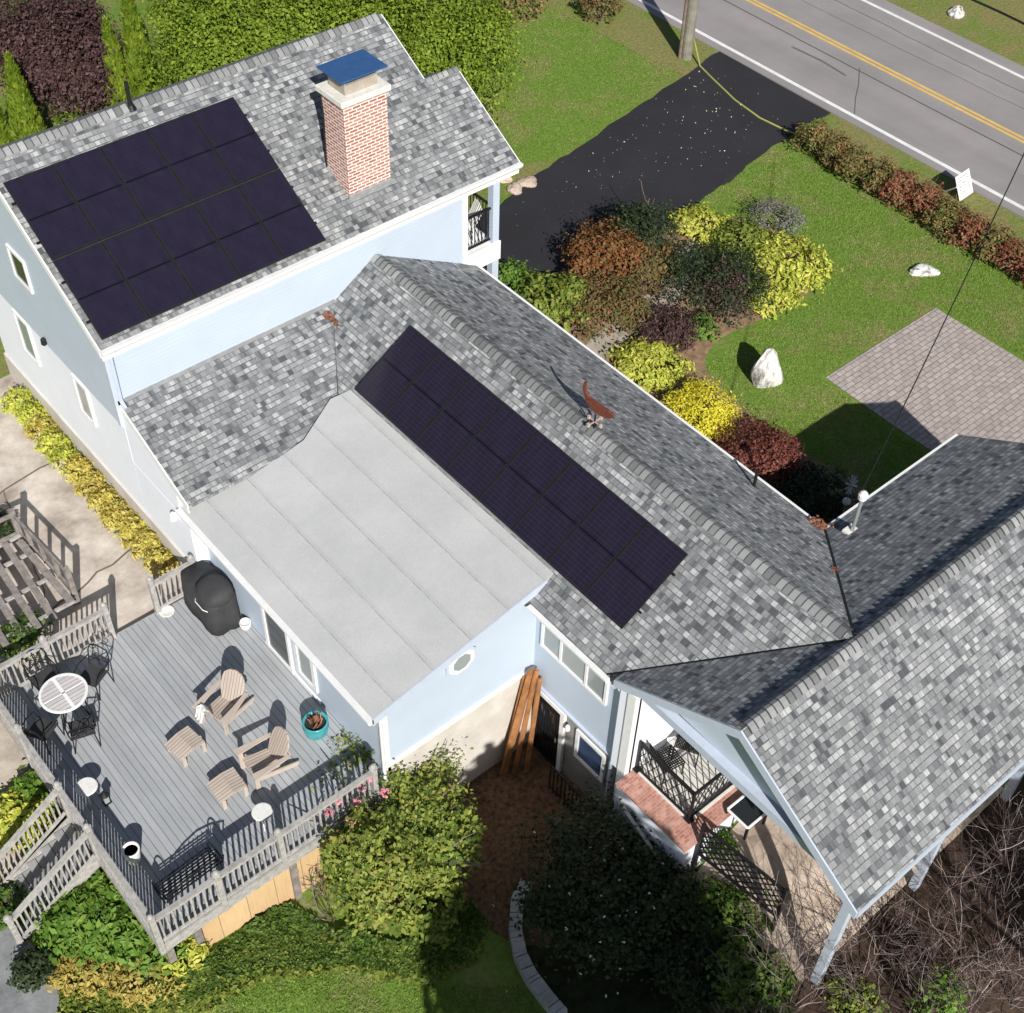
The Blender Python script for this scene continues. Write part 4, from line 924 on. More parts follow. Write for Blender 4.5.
# grill under its cover
gl = thing('barbecue_grill', 'barbecue grill under a black fabric cover beside the house wall', 'grill', (7.3, 17.85, 0))
def ring(cx, cy, hx, hy, z, n=28, p=3.0, wav=0.0):
    r = []
    for k in range(n):
        t = 2*math.pi*k/n; c, s = math.cos(t), math.sin(t); q = (abs(c)**p+abs(s)**p)**(-1/p)
        w = 1+wav*math.sin(5*t+1)+wav*.6*math.sin(9*t); r.append((cx+hx*c*q*w, cy+hy*s*q*w, z))
    return r
def loft(rings, smooth=True):
    mb = MB(); n = len(rings[0]); vs = [v for r in rings for v in r]
    fs = [(i*n+k, i*n+(k+1) % n, (i+1)*n+(k+1) % n, (i+1)*n+k) for i in range(len(rings)-1) for k in range(n)]+[tuple(range(n))[::-1], tuple(range((len(rings)-1)*n, len(rings)*n))]
    mb.add(vs, fs); return mb
loft([ring(7.28, 17.92, .40, .74, .10, p=4.5, wav=.035), ring(7.28, 17.92, .38, .72, .5, p=4.5, wav=.025), ring(7.28, 17.92, .37, .70, .93, p=5), ring(7.28, 17.92, .35, .68, .98, p=5)]).build('cover', M_BLACKC, gl, smooth=True)
loft([ring(7.28, 17.62, .36, .40, .85, p=3), ring(7.28, 17.62, .35, .39, 1.10, p=3), ring(7.30, 17.62, .29, .33, 1.20, p=2.6), ring(7.33, 17.62, .15, .2, 1.24, p=2.2)]).build('hood_cover', M_BLACKC, gl, smooth=True)
MB().tube([(6.92, 17.35, .86), (6.86, 17.45, .88), (6.86, 17.75, .88), (6.92, 17.85, .86)], .012, 6).build('handle', M_WPL, gl)
for x, y in ((7.02, 17.35), (7.52, 17.35), (7.02, 18.45), (7.52, 18.45)): MB().bar((x, y, 0), (x, y, .2), .04).build('leg', M_BLACK, gl)
# small things on the deck
def pot(px, py, z, r, h, name, mat, label, cat, dark=True):
    c = at(px, py, z+h); t = thing(name, label, cat, (c[0], c[1], z))
    MB().lathe((c[0], c[1], z), [(r*.75, 0), (r*.95, h*.6), (r, h), (r*.86, h), (r*.82, h*.9)], 18).build('body', mat, t, smooth=True)
    if dark: MB().lathe((c[0], c[1], z+h*.86), [(r*.82, 0), (r*.8, .01)], 16).build('lid', M_BLACK if dark == 1 else mat, t)
    return c
pot(245, 622, 0, .13, .22, 'bucket', M_WPL, 'small white bucket standing next to the covered grill', 'bucket', 2)
tag(solo(MB().lathe((*at(167, 612, 0)[:2], .0), [(.13, 0), (.17, .03), (.165, .035), (.12, .012)], 20).build('dish', M_WPL, smooth=True), (*at(167, 612, 0)[:2], 0)), 'white dish lying on the deck edge by the gap in the railing', 'dish')
c = at(86, 786, .45)
ln = thing('garden_stool', 'small round white table with dark lantern by the outer railing near the stairs', 'table', (c[0], c[1], 0))
MB().lathe((c[0], c[1], .40), [(.2, 0), (.22, .02), (.2, .04)], 20).build('table_top', M_WPL, ln)
for k in range(3):
    a = k*2.094; MB().tube([(c[0]+.1*math.cos(a), c[1]+.1*math.sin(a), .4), (c[0]+.16*math.cos(a), c[1]+.16*math.sin(a), 0)], .015, 6).build('leg', M_WPL, ln)
la = thing('lantern', 'dark lantern with pale glass standing beside the small white table', 'lantern', (c[0]+.2, c[1]-.28, 0))
MB().box((c[0]+.13, c[1]-.35, 0), (c[0]+.27, c[1]-.21, .03)).build('base', M_BLACK, la); MB().box((c[0]+.15, c[1]-.33, .03), (c[0]+.25, c[1]-.23, .27)).build('glass', M_GLASSP, la)
MB().lathe((c[0]+.2, c[1]-.28, .27), [(.1, 0), (.05, .07), (.02, .12)], 8).build('lid', M_BLACK, la)
c = at(130, 848, .5)
wp = thing('flower_pot', 'white flower pot with a dark drooping plant in the shaded railing corner', 'flower pot', (c[0], c[1], 0))
MB().lathe((c[0], c[1], 0), [(.11, 0), (.14, .2), (.17, .42), (.17, .46), (.14, .46), (.13, .4)], 18).build('pot', M_WPL, wp, smooth=True)
MB().lathe((c[0], c[1], .38), [(.13, 0), (.13, .02)], 14).build('soil', M_DARK, wp)
# black iron glider bench in the corner
ib = thing('iron_bench', 'black wrought iron bench with hooped arms in the shaded deck corner', 'bench', (3.55, 12.62, 0), math.radians(3))
mb = MB()
for y in np.arange(-.2, .25, .06): mb.bar((-.6, y, .42), (.6, y, .42), .03, .012)
mb.build('seat', M_BLACK, ib, world=False)
mb = MB()
for x in np.arange(-.58, .6, .1): mb.bar((x, -.24, .44), (x, -.34, .9), .014)
mb.tube([(-.6, -.24, .44), (-.6, -.35, .85), (-.3, -.36, .95), (0, -.37, 1.0), (.3, -.36, .95), (.6, -.35, .85), (.6, -.24, .44)], .018, 6); mb.build('backrest', M_BLACK, ib, world=False)
for s in (-1, 1):
    MB().tube([(s*.6, -.26, .6)]+[(s*.6, .0+.26*math.sin(a), .45+.22*math.cos(a)) for a in np.linspace(-.6, 3.6, 14)], .016, 6).build('armrest', M_BLACK, ib, world=False)
    for y in (-.22, .22): MB().bar((s*.56, y, 0), (s*.56, y, .43), .025).build('leg', M_BLACK, ib, world=False)

# ------------------------------------------------------------------ porch things
pr_ = thing('porch_railing', 'black wire railing round the edge of the rear porch', 'railing', (12, 8, 0))
def wire_panel(p, q, h=.92):
    mb = MB(); P = Vector((*p, .05)); Q = Vector((*q, .05)); U = Vector((0, 0, 1)); L_ = (Q-P).length
    for z, w in ((0.03, .035), (h, .05), (h-.08, .02)): mb.bar(P+U*z, Q+U*z, w)
    n = max(3, int(L_/.17)); m = 4
    for i in range(-m, n+m):
        for s in (1, -1):
            a, b = i/n, (i+s*2)/n; za, zb = 0.04, h-.08
            pa, pb = (a, za), (b, zb)
            # clip to the panel
            def clip(a, b, za, zb):
                for lim, sgn in ((0, 1), (1, -1)):
                    if (a-lim)*sgn < 0 and (b-lim)*sgn < 0: return None
                    if (a-lim)*sgn < 0: t = (lim-a)/(b-a); a, za = lim, za+(zb-za)*t
                    if (b-lim)*sgn < 0: t = (lim-a)/(b-a); b, zb = lim, za+(zb-za)*t
                return a, b, za, zb
            r = clip(a, b, za, zb)
            if r and abs(r[0]-r[1]) > 1e-3: mb.bar(P.lerp(Q, r[0])+U*r[2], P.lerp(Q, r[1])+U*r[3], .016)
    return mb
CRN = (11.72, 7.67)
wire_panel(CRN, (11.72, 9.12)).build('panel', M_BLACK, pr_); wire_panel(CRN, (13.1, 7.67)).build('panel', M_BLACK, pr_)
for x, y in (CRN, (11.72, 9.14), (13.1, 7.67)): MB().bar((x, y, 0), (x, y, 1.02), .05).box((x-.08, y-.08, .03), (x+.08, y+.08, .06)).build('post', M_BLACK, pr_)
def wire_table(x, y, r, h, lb):
    t = thing('wire_table', lb, 'table', (x, y, .03), .5)
    mb = MB()
    for i in np.linspace(-r, r, 15): mb.bar((i, -r, h), (i, r, h), .018).bar((-r, i, h), (r, i, h), .018)
    mb.build('table_top', M_BLACK, t, world=False)
    for a, b in ((-1, -1), (1, -1), (1, 1), (-1, 1)): MB().bar((a*r, b*r, 0), (a*r, b*r, h), .025).build('leg', M_BLACK, t, world=False)
wire_table(12.75, 8.75, .25, .5, 'small square black mesh table in the back of the rear porch')
wc = thing('wire_chair', 'black mesh chair standing inside the rear porch railing', 'chair', (12.15, 8.75, .03), math.radians(-100))
mb = MB()
for i in np.linspace(-.24, .24, 11): mb.bar((i, -.24, .42), (i, .24, .42), .018).bar((-.24, i, .42), (.24, i, .42), .018)
mb.build('seat', M_BLACK, wc, world=False)
mb = MB()
for i in np.linspace(-.24, .24, 11): mb.bar((i, -.25, .45), (i, -.33, .9), .018)
for z in np.linspace(.5, .9, 7): mb.bar((-.24, -.25-.18*(z-.45), z), (.24, -.25-.18*(z-.45), z), .018)
mb.build('backrest', M_BLACK, wc, world=False)
for a, b in ((-1, -1), (1, -1), (1, 1), (-1, 1)): MB().bar((a*.23, b*.23, 0), (a*.23, b*.23, .42), .022).build('leg', M_BLACK, wc, world=False)
# glass topped square table on the stone patio
gt = at(747, 811, .12)
g_ = thing('glass_table', 'square glass topped table with pale rim on the stone patio', 'table', (gt[0], gt[1], -.3), math.radians(0))
mb = MB(); r = .27
for a, b in (((-r, -r), (r, -r)), ((r, -r), (r, r)), ((r, r), (-r, r)), ((-r, r), (-r, -r))): mb.bar((*a, .42), (*b, .42), .05, .05)
mb.build('rim', M_WHITE, g_, world=False, bevel=.015)
MB().box((-r, -r, .405), (r, r, .415)).build('glass_top', M_GLASS, g_, world=False)
for a, b in ((-1, -1), (1, -1), (1, 1), (-1, 1)): MB().bar((a*r, b*r, 0), (a*r, b*r, .40), .05).build('leg', M_BLACK, g_, world=False)
# black lattice fence beside the stone patio
lf = thing('lattice_fence', 'black lattice fence panel along the edge of the stone patio', 'fence', (11.4, 6.2, -.5))
P0, P1 = Vector((11.55, 7.2, -.45)), Vector((11.75, 5.3, -.45)); U = Vector((0, 0, 1)); hh = 1.05
mb = MB(); mb.bar(P0+U*hh, P1+U*hh, .05).bar(P0+U*.05, P1+U*.05, .05)
n = 11
for i in range(-6, n+6):
    for s in (1, -1):
        a, b = i/n, (i+s*5)/n
        za, zb = .05, hh
        if min(a, b) < 0 or max(a, b) > 1:
            lo_, hi_ = 0, 1; ts = sorted([(0-a)/(b-a), (1-a)/(b-a)]); t0 = max(0, ts[0]); t1 = min(1, ts[1])
            if t1-t0 < .05: continue
            a, b, za, zb = a+(b-a)*t0, a+(b-a)*t1, za+(zb-za)*0+(hh-.05)*t0, .05+(hh-.05)*t1
        mb.bar(P0.lerp(P1, a)+U*za, P0.lerp(P1, b)+U*zb, .024)
mb.build('lattice', M_BLACK, lf)
for c in (P0, P1): MB().bar(c-U*.75, c+U*(hh+.08), .07).build('post', M_BLACK, lf)
# low white wall beside the basement walk and curved garden wall
rw = thing('handrail', 'grey white metal handrail sloping down beside the porch base', 'handrail', (10.9, 8, -1.5))
MB().bar((11.1, 8.95, -.35), (11.0, 7.1, -.95), .07, .05).build('rail', M_RAIL, rw)
for t in (0, .5, 1): p = Vector((11.1, 8.95, -.35)).lerp(Vector((11.0, 7.1, -.95)), t); MB().bar(p, (p.x, p.y, -2.4), .05).build('post', M_RAIL, rw)
cw = [on(px, py) for px, py in ((527, 887), (517, 905), (515, 935), (520, 960), (530, 980), (545, 1000), (562, 1020))]
mb = MB()
for i in range(40):
    def cur(t):
        k = t*(len(cw)-1); a = int(min(k, len(cw)-2)); f = k-a; return Vector(cw[a]).lerp(Vector(cw[a+1]), f)
    a = cur(i/40); b = cur((i+.94)/40); mb.bar((a.x, a.y, a.z+.1+random.uniform(-.01, .01)), (b.x, b.y, b.z+.1), .26, .38)
tag(solo(mb.build('garden_wall', M_TRCAP), cw[3]), 'low curved grey stone wall edging the shaded shrub bed', 'garden wall')
# leaning boards
bd = thing('leaning_boards', 'reddish brown boards leaning upright in the corner below the octagonal window', 'boards', (10.9, 11.8, -2.4))
for a, b, w in (((10.55, 11.85, -2.3), (11.38, 12.02, .62), .2), ((10.78, 11.75, -2.38), (11.46, 11.95, .6), .13), ((11.0, 11.6, -2.4), (11.5, 11.88, .35), .12), ((10.66, 11.95, -2.3), (11.3, 12.1, .4), .16)):
    MB().bar(a, b, w, .04, up=(0, 1, 0)).build('board', M_BROWNW, bd)

# ------------------------------------------------------------------ front yard objects
pole = thing('utility_pole', 'tall weathered wooden utility pole at the corner of the driveway and road', 'utility pole', at(686, 58))
bx_, by_, _ = at(686, 58)
MB().tube([(bx_, by_, -.3), (bx_, by_, 10.5)], [.2, .14], 14).build('pole', M_POLE, pole)
MB().tube([(bx_-.2, by_+.12, 0), (bx_-.2, by_+.12, 6)], .06, 8).build('conduit', M_BARK, pole)
hs = [on(*p, .04) for p in ((690, 50), (700, 66), (712, 78), (735, 100), (760, 118), (785, 130), (800, 136), (815, 142))]
hp = [Vector(h) for h in hs]; hp[0].z = .7; pts = []
for i in range(len(hp)-1):
    for t in (0, .5): pts.append(hp[i].lerp(hp[i+1], t))
M_HOSE = plain('yellow_green_hose', (0.34, 0.34, 0.10), 0.5)
tag(solo(MB().tube(pts+[hp[-1]], .032, 8).build('hose', M_HOSE, smooth=True), hs[0]), 'yellow green hose lying across the black driveway from the pole', 'hose')
# yard sign: folding stand with a printed board
sg = thing('yard_sign', 'white folding yard sign with small grey print by the road edge', 'sign', at(955, 196))
sx0, sy0, _ = at(962, 200)
e = Vector(at(972, 192, 0))-Vector(at(959.5, 201, 0)); e.z = 0
A0 = Vector(at(959.5, 201.5, .02)); B0 = Vector(at(973, 192, .02)); T = Vector(at(955, 177.5, .8))-A0
board = MB(); nrm = (B0-A0).cross(T).normalized()*.012
board.add([A0, B0, B0+T*1.0, A0+T*1.0, A0+nrm, B0+nrm, B0+T+nrm, A0+T+nrm], [(0,1,2,3),(7,6,5,4),(0,4,5,1),(1,5,6,2),(2,6,7,3),(3,7,4,0)]); bo = board.build('board', M_WPL, sg)
M_PRINT = plain('grey_print', (0.22, 0.24, 0.28), 0.6)
mb = MB(); uu = (B0-A0); 
for rr in range(6):
    k = 0.14
    while k < .84:
        wd = random.uniform(.04, .09); 
        if random.random() < .75:
            z = .84-rr*.12
            for sgn in (1, -1):
                off = nrm*(1.15 if sgn > 0 else -.15)
                q = [A0+uu*k+T*z+off, A0+uu*(k+wd)+T*z+off, A0+uu*(k+wd)+T*(z+.05)+off, A0+uu*k+T*(z+.05)+off]; mb.add(q, [(0, 1, 2, 3)])
        k += wd+.03
mb.build('print', M_PRINT, bo)
MB().bar(A0+T*.6, Vector(at(944, 192, .0)), .04).bar(B0+T*.6, Vector(at(956, 186, .0)), .04).build('stand', M_WPL, sg)
def rock(px, py, rx, ry, h, label, mat=M_ROCK, lean=(0, 0), grp=None, rz=0):
    import bmesh
    bm = bmesh.new(); bmesh.ops.create_icosphere(bm, subdivisions=3, radius=1)
    ph = [random.random()*9 for _ in range(6)]
    cz, sz = math.cos(rz), math.sin(rz)
    for v in bm.verts:
        c = v.co; k = 1+.16*math.sin(3*c.x+ph[0])*math.cos(2.5*c.y+ph[1])+.12*math.sin(5*c.z+ph[2]+2*c.x)+.07*math.sin(9*c.y+ph[3])*math.sin(8*c.x+ph[4])
        x, y, z = c.x*rx*k, c.y*ry*k, max(c.z, -.2)*h*k; x += lean[0]*z; y += lean[1]*z
        v.co = (x*cz-y*sz, x*sz+y*cz, z)
    me = bpy.data.meshes.new('boulder'); bm.to_mesh(me); bm.free()
    o = finish(me, 'boulder', mat); p = on(px, py); o.location = (p[0], p[1], p[2]); tag(o, label, 'rock', grp)
rock(766, 379, .40, .36, 1.15, 'tall white boulder standing on the lawn beside the paver pad', lean=(-.15, .1), rz=.5)
rock(923, 272, .42, .25, .16, 'flat white rock lying on the lawn in front of the hedge', rz=-.6)
rock(956, 14, .40, .3, .25, 'small white rock on the grass across the road')
for i, (x, y) in enumerate(((528, 183), (515, 190), (504, 180))): rock(x, y, .32-.06*i, .26, .2, ('largest tan rock at the driveway edge', 'pale rock between two others at driveway edge', 'small rock beside the house end at driveway edge')[i], M_STONE, grp='rocks at the driveway edge')
# small garden ornament in the shaded corner
oc_ = at(846, 503, 0.9); go = thing('garden_ornament', 'metal garden stake with a white ball beside the shaded roof corner', 'ornament', (oc_[0], oc_[1], 0))
MB().tube([(oc_[0], oc_[1], 0), (oc_[0], oc_[1], 1.5)], .015, 6).build('stake', M_GALV, go)
MB().lathe((oc_[0], oc_[1], .85), [(.01, 0), (.08, .04), (.1, .1), (.08, .16), (.01, .2)], 14).build('ball', M_WPL, go, smooth=True)
mb = MB()
for k in range(10):
    a = k*.628; mb.bar((oc_[0], oc_[1], 1.5), (oc_[0]+.22*math.cos(a), oc_[1]+.08*math.sin(a), 1.5+.22*math.sin(a)), .05, .01)
mb.build('spinner', M_GALV, go)
# folded pale chair on balcony
bc = thing('balcony_chair', 'pale slatted chair on the upper balcony behind black railing', 'chair', (17.25, 21.6, 3.42), 1.2)
mb = MB()
for i in range(7): mb.bar((-.24+.08*i, -.2, .4), (-.24+.08*i, .25, .42), .05, .02)
mb.build('seat', M_WPL, bc, world=False); mb = MB()
for i in range(7): mb.bar((-.24+.08*i, -.2, .42), (-.28+.093*i, -.42, .95-.02*abs(i-3)), .05, .02)
mb.build('backrest', M_WPL, bc, world=False)
for a, b in ((-1, -1), (1, -1), (1, 1), (-1, 1)): MB().bar((a*.22, b*.2, 0), (a*.22, b*.2, .42), .04).build('leg', M_WPL, bc, world=False)
# ------------------------------------------------------------------ planting
def leafcloud(blobs, n, size, upb=.5, aspect=1.7, clumps=26, cs=.30, shell=.16, rng=None):
    """n small leaf faces gathered in clumps over the skins of ellipsoids (cx, cy, cz, rx, ry, rz)"""
    rng = rng or RNG; vol = np.array([b[3]*b[4]+b[3]*b[5]+b[4]*b[5] for b in blobs]); cnt = (n*vol/vol.sum()).astype(int)
    V = []
    for b, m in zip(blobs, cnt):
        c = np.array(b[:3]); r = np.array(b[3:6])
        k = clumps; d = rng.normal(size=(k, 3)); d /= np.linalg.norm(d, axis=1)[:, None]; d[:, 2] = np.where(d[:, 2] < -.35, -d[:, 2], d[:, 2]); rad = rng.uniform(.6, 1.04, k)
        cc = d*rad[:, None]
        pick = rng.integers(0, k, m); loc = cc[pick]+rng.normal(0, cs*.52, (m, 3))
        # fill shell
        s = rng.normal(size=(m, 3)); s /= np.linalg.norm(s, axis=1)[:, None]; s *= (1-np.abs(rng.normal(0, shell, m)))[:, None]
        use = rng.random(m) < .22; loc[use] = s[use]
        ns = max(10, int(m/90)); sd_ = rng.normal(size=(ns, 3)); sd_ /= np.linalg.norm(sd_, axis=1)[:, None]; sd_[:, 2] = np.abs(sd_[:, 2])
        us = rng.random(m) < .13; pk = rng.integers(0, ns, m); hh_ = rng.uniform(.8, 1.0, m)+rng.random(ns)[pk]*.32*rng.random(m)
        loc[us] = (sd_[pk]*hh_[:, None]+rng.normal(0, .035, (m, 3)))[us]
        ln = np.linalg.norm(loc, axis=1); loc = np.where((ln > 1.36)[:, None], loc/ln[:, None]*1.3, loc)
        p = c+loc*r; keep = p[:, 2] > c[2]-r[2]*.98; p = p[keep]; loc = loc[keep]
        nn = loc/np.maximum(np.linalg.norm(loc, axis=1), .1)[:, None]*.7+np.array([0, 0, upb])+rng.normal(0, .45, (len(p), 3)); nn /= np.linalg.norm(nn, axis=1)[:, None]
        t = np.cross(nn, rng.normal(size=(len(p), 3))); t /= np.linalg.norm(t, axis=1)[:, None]; bb = np.cross(nn, t)
        sz = size*rng.uniform(.35, 1.25, len(p))[:, None]
        V.append(np.stack([p-t*sz, p-bb*sz/aspect+nn*sz*.15, p+t*sz, p+bb*sz/aspect+nn*sz*.15], 1))
    return np.concatenate(V)
def quads_obj(name, Q, mat, parent=None, origin=(0, 0, 0)):
    m = len(Q); me = bpy.data.meshes.new(name); co_ = (Q.reshape(-1, 3)-np.array(origin)).astype(np.float32)
    me.vertices.add(m*4); me.vertices.foreach_set('co', co_.ravel())
    me.loops.add(m*4); me.loops.foreach_set('vertex_index', np.arange(m*4, dtype=np.int32))
    me.polygons.add(m); me.polygons.foreach_set('loop_start', np.arange(0, m*4, 4, dtype=np.int32))
    me.update(calc_edges=True); me.materials.append(mat)
    o = bpy.data.objects.new(name, me); C.objects.link(o)
    if parent is not None: o.parent = parent
    return o
def branches(base, h, r, n, mat, name, parent, origin, th=.02, depth=2, seg=4, spread=.8, sides=3):
    """stems forking upward inside a crown"""
    mb = MB()
    def grow(p, d, l, w, k):
        pts = [p]; q = Vector(p); dd = Vector(d)
        for i in range(seg):
            dd = (dd+Vector((random.gauss(0, .16), random.gauss(0, .16), random.gauss(0.02, .12)))).normalized(); q = q+dd*(l/seg); pts.append(q.copy())
        mb.tube(pts, [w*(1-.55*i/seg) for i in range(seg+1)], sides, cap=False)
        if k > 0:
            for _ in range(random.choice((2, 3, 3, 4))):
                i = random.randint(1, seg); nd = (dd+Vector((random.gauss(0, .7), random.gauss(0, .7), random.gauss(.1, .4)))).normalized(); grow(pts[i], nd, l*random.uniform(.45, .75), w*.6, k-1)
    for i in range(n):
        a = random.random()*6.283; t = random.random()*spread; d = Vector((math.cos(a)*t, math.sin(a)*t, 1)).normalized()
        grow(Vector(base)+Vector((math.cos(a), math.sin(a), 0))*r*.12, d, h*random.uniform(.55, .8), th, depth)
    o = mb.build(name, mat, None, recalc=False)
    me = o.data; c = np.empty(len(me.vertices)*3); me.vertices.foreach_get('co', c); c = c.reshape(-1, 3)-np.array(origin); me.vertices.foreach_set('co', c.ravel()); o.parent = parent
    return o
def shrub(name, label, cat, x, y, r, h, mat, n=2500, size=.05, group=None, ry=None, blobs=None, upb=.5, stem=True, aspect=1.7, clumps=26, cs=.30, sink=.45, lumps=0, zb=None):
    z = tz(x, y) if zb is None else zb; ry = ry or r
    t = thing(name, label, cat, (x, y, z), 0, group)
    bl = blobs or [(x, y, z+h*sink, r, ry, h*(1-sink))]
    if lumps:
        c = bl[0]
        for _ in range(lumps):
            a = random.random()*6.283; k = random.uniform(.35, .7); bl = bl+[(c[0]+math.cos(a)*c[3]*k, c[1]+math.sin(a)*c[4]*k, c[2]+c[5]*random.uniform(-.1, .55), c[3]*random.uniform(.35, .5), c[4]*random.uniform(.35, .5), c[5]*random.uniform(.35, .5))]
    quads_obj('foliage', leafcloud(bl, n, size, upb, aspect, clumps, cs), mat, t, (x, y, z))
    if stem: branches((x, y, z-.05), h, r, 5, M_BARK, 'stem', t, (x, y, z), th=.018+.008*h, depth=1)
    return t
def sh(px, py, r, h, mat, label, n=2500, size=.05, cat='shrub', name='shrub', **k):
    """px, py: where the middle of the crown is seen"""
    z = 0.0
    for _ in range(4):
        p = at(px, py, z+h*.5); z = tz(p[0], p[1])
    return shrub(name, label, cat, p[0], p[1], r, h, mat, n, size, **k)
# front beds
sh(513, 283, .55, 1.1, L_LIME, 'small light green shrub tucked against the corner of the blue house', 1300, .06)
sh(551, 303, .95, 1.3, L_MIX, 'yellow green leafy shrub between the house corner and the red bush', 2600, .08, lumps=3)
sh(603, 258, 1.2, 1.7, L_ORANGE, 'orange red autumn shrub beside the black driveway', 7000, .055, lumps=4)
sh(602, 300, 1.3, 1.2, L_RUST, 'rust and green feathery shrub in front of the orange one', 7000, .05, lumps=4)
sh(645, 236, 1.05, 1.9, L_DARKG, 'dark green rounded shrub at the edge of the driveway', 6500, .045, lumps=3)
sh(652, 270, .8, 1.5, L_RUST, 'tall green and rust shrub beside the flagstone path', 4500, .05, lumps=2)
sh(716, 286, 1.55, 1.5, L_DARKG, 'broad dark green shrub in the middle of the front bed', 9000, .045, lumps=5)
sh(724, 292, .8, 1.55, L_PURP, 'purple stemmed shrub growing through the broad dark green shrub', 1200, .05)
sh(668, 328, .85, .9, L_PURP, 'low dark purple shrub at the inner edge of the flagstone path', 3000, .05, lumps=2)
sh(703, 224, .85, .5, L_YG, 'yellow leaved perennial clump nearest the driveway', 2200, .085, name='perennial', cat='plant', aspect=2.6, lumps=2)
sh(742, 240, .9, .7, L_MIX, 'mixed green and brown perennial clump behind the yellow plants', 2200, .07, name='perennial', cat='plant', lumps=2)
sh(788, 262, 1.25, .75, L_YG, 'largest yellow leaved perennial clump at the lawn edge', 5200, .09, name='perennial', cat='plant', aspect=2.6, lumps=4)
sh(770, 296, .8, .5, L_YG, 'yellow green perennial clump below the largest one', 2200, .09, name='perennial', cat='plant', aspect=2.6, lumps=2)
sh(735, 262, .8, .5, L_YG, 'yellow perennial clump between the broad dark shrub and the path', 1700, .09, name='perennial', cat='plant', aspect=2.6)
sh(700, 326, .55, .35, L_LIME, 'little lime green plant below the broad dark shrub', 700, .07, name='perennial', cat='plant')
sh(775, 218, .85, .8, L_GREY, 'grey feathery lavender clump at the lawn edge', 2600, .035, name='perennial', cat='plant')
sh(650, 364, .95, .6, L_YG, 'yellow leaved plant clump beside the front gutter', 3600, .08, name='perennial', cat='plant', aspect=2.4, lumps=3)
sh(699, 411, 1.0, 1.0, L_YEL, 'bright golden yellow clipped round shrub', 9000, .038, ry=.85, upb=.8)
sh(758, 453, 1.1, 1.0, L_RED, 'dark red rounded barberry shrub next to the golden one', 8000, .042, lumps=2)
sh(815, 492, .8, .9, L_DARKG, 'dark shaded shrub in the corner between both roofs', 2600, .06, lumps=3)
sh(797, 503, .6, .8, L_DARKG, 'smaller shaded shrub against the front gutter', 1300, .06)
# roadside hedge
hn = 13
for i in range(hn):
    t = i/(hn-1); x = 31.85-.3*t+random.uniform(-.1, .1); y = 22.1-10.5*t
    m = L_HEDGE if i in (0, 1, 2, 3, 6, 8, 11) else L_HEDGR
    lb = 'hedge shrub number'
    nm = ['first green bronze hedge shrub at the driveway end', 'green bronze hedge shrub second from the driveway', 'brown green hedge shrub third from the driveway', 'brown green hedge shrub fourth from the driveway',
          'reddish hedge shrub left of the brightest red patch', 'bright red hedge shrub across from the yard sign', 'brown hedge shrub just past the bright red one', 'red brown hedge shrub above the flat white rock',
          'brown green hedge shrub right of the flat white rock', 'orange red hedge shrub close to the right edge', 'reddish hedge shrub almost at the right edge', 'brown hedge shrub cut by the right edge', 'last reddish hedge shrub outside the right edge'][i]
    shrub('hedge_shrub', nm, 'hedge', x, y, .62, 1.0, m, 2300, .05, 'clipped shrubs of the roadside hedge', ry=.62, lumps=1)
# golden border plants along the left wall
gb = 12
for i in range(gb):
    t = i/(gb-1); y = 26.75-6.8*t; x = 7.02+random.uniform(-.06, .06)+.06*t
    lb = ['golden border plant at the far end of the blue wall', 'second golden border plant from the far end', 'third golden border plant from the far end', 'fourth golden border plant from the far end', 'fifth golden border plant from the far end',
          'sixth golden border plant, just before the middle of the wall', 'seventh golden border plant, just past the middle of the wall', 'fifth golden border plant counted from the deck', 'fourth golden border plant counted from the deck', 'third golden border plant counted from the deck', 'second golden border plant counted from the deck', 'golden border plant nearest the deck railing'][i]
    shrub('border_plant', lb, 'plant', x, y, .40, .5, L_YG if i < 5 and i != 2 else L_YBR, 900, .062, 'golden plants along the wall', stem=False, aspect=2.4)
# hostas below the deck
sh(98, 905, 1.0, .8, L_LIME, 'large lime green hosta bed beside the deck stairs', 4200, .095, name='hosta', cat='plant', aspect=2.0, lumps=4)
sh(140, 925, .9, .7, L_LIME, 'lime green hosta below the outer deck corner', 2900, .095, name='hosta', cat='plant', aspect=2.0, lumps=2)
sh(85, 965, .6, .4, L_HYEL, 'yellow fading hosta at the lower left edge of the bed', 1800, .07, name='hosta', cat='plant', aspect=2.4)
sh(140, 972, .65, .4, L_HYEL, 'yellow and red fading hosta in the middle of the bed edge', 1800, .07, name='hosta', cat='plant', aspect=2.4)
sh(180, 950, .5, .4, L_YG, 'pale yellow green plant under the deck corner post', 700, .09, name='hosta', cat='plant', aspect=2.4)
sh(34, 968, .4, .5, L_DARKG, 'blue green spiky plant beside the slate path', 900, .06, name='perennial', cat='plant')
sh(20, 815, .7, .6, L_YG, 'yellow green plants left of the deck stairs', 1700, .09, name='perennial', cat='plant', aspect=2.2, lumps=3)
sh(45, 790, .6, .6, L_LIME, 'green leafy plant between deck railing and stairs', 1200, .09, name='perennial', cat='plant')
sh(8, 905, .5, .5, L_GREEN, 'green plant at the foot of the deck stairs', 900, .07, name='perennial', cat='plant')
sh(25, 635, .6, .5, L_GREEN, 'green weeds below the slatted platform', 900, .06, name='perennial', cat='plant')
sh(-4, 528, .5, .6, L_DARKG, 'dark green bush cut by the left edge above the slatted platform', 1500, .06)
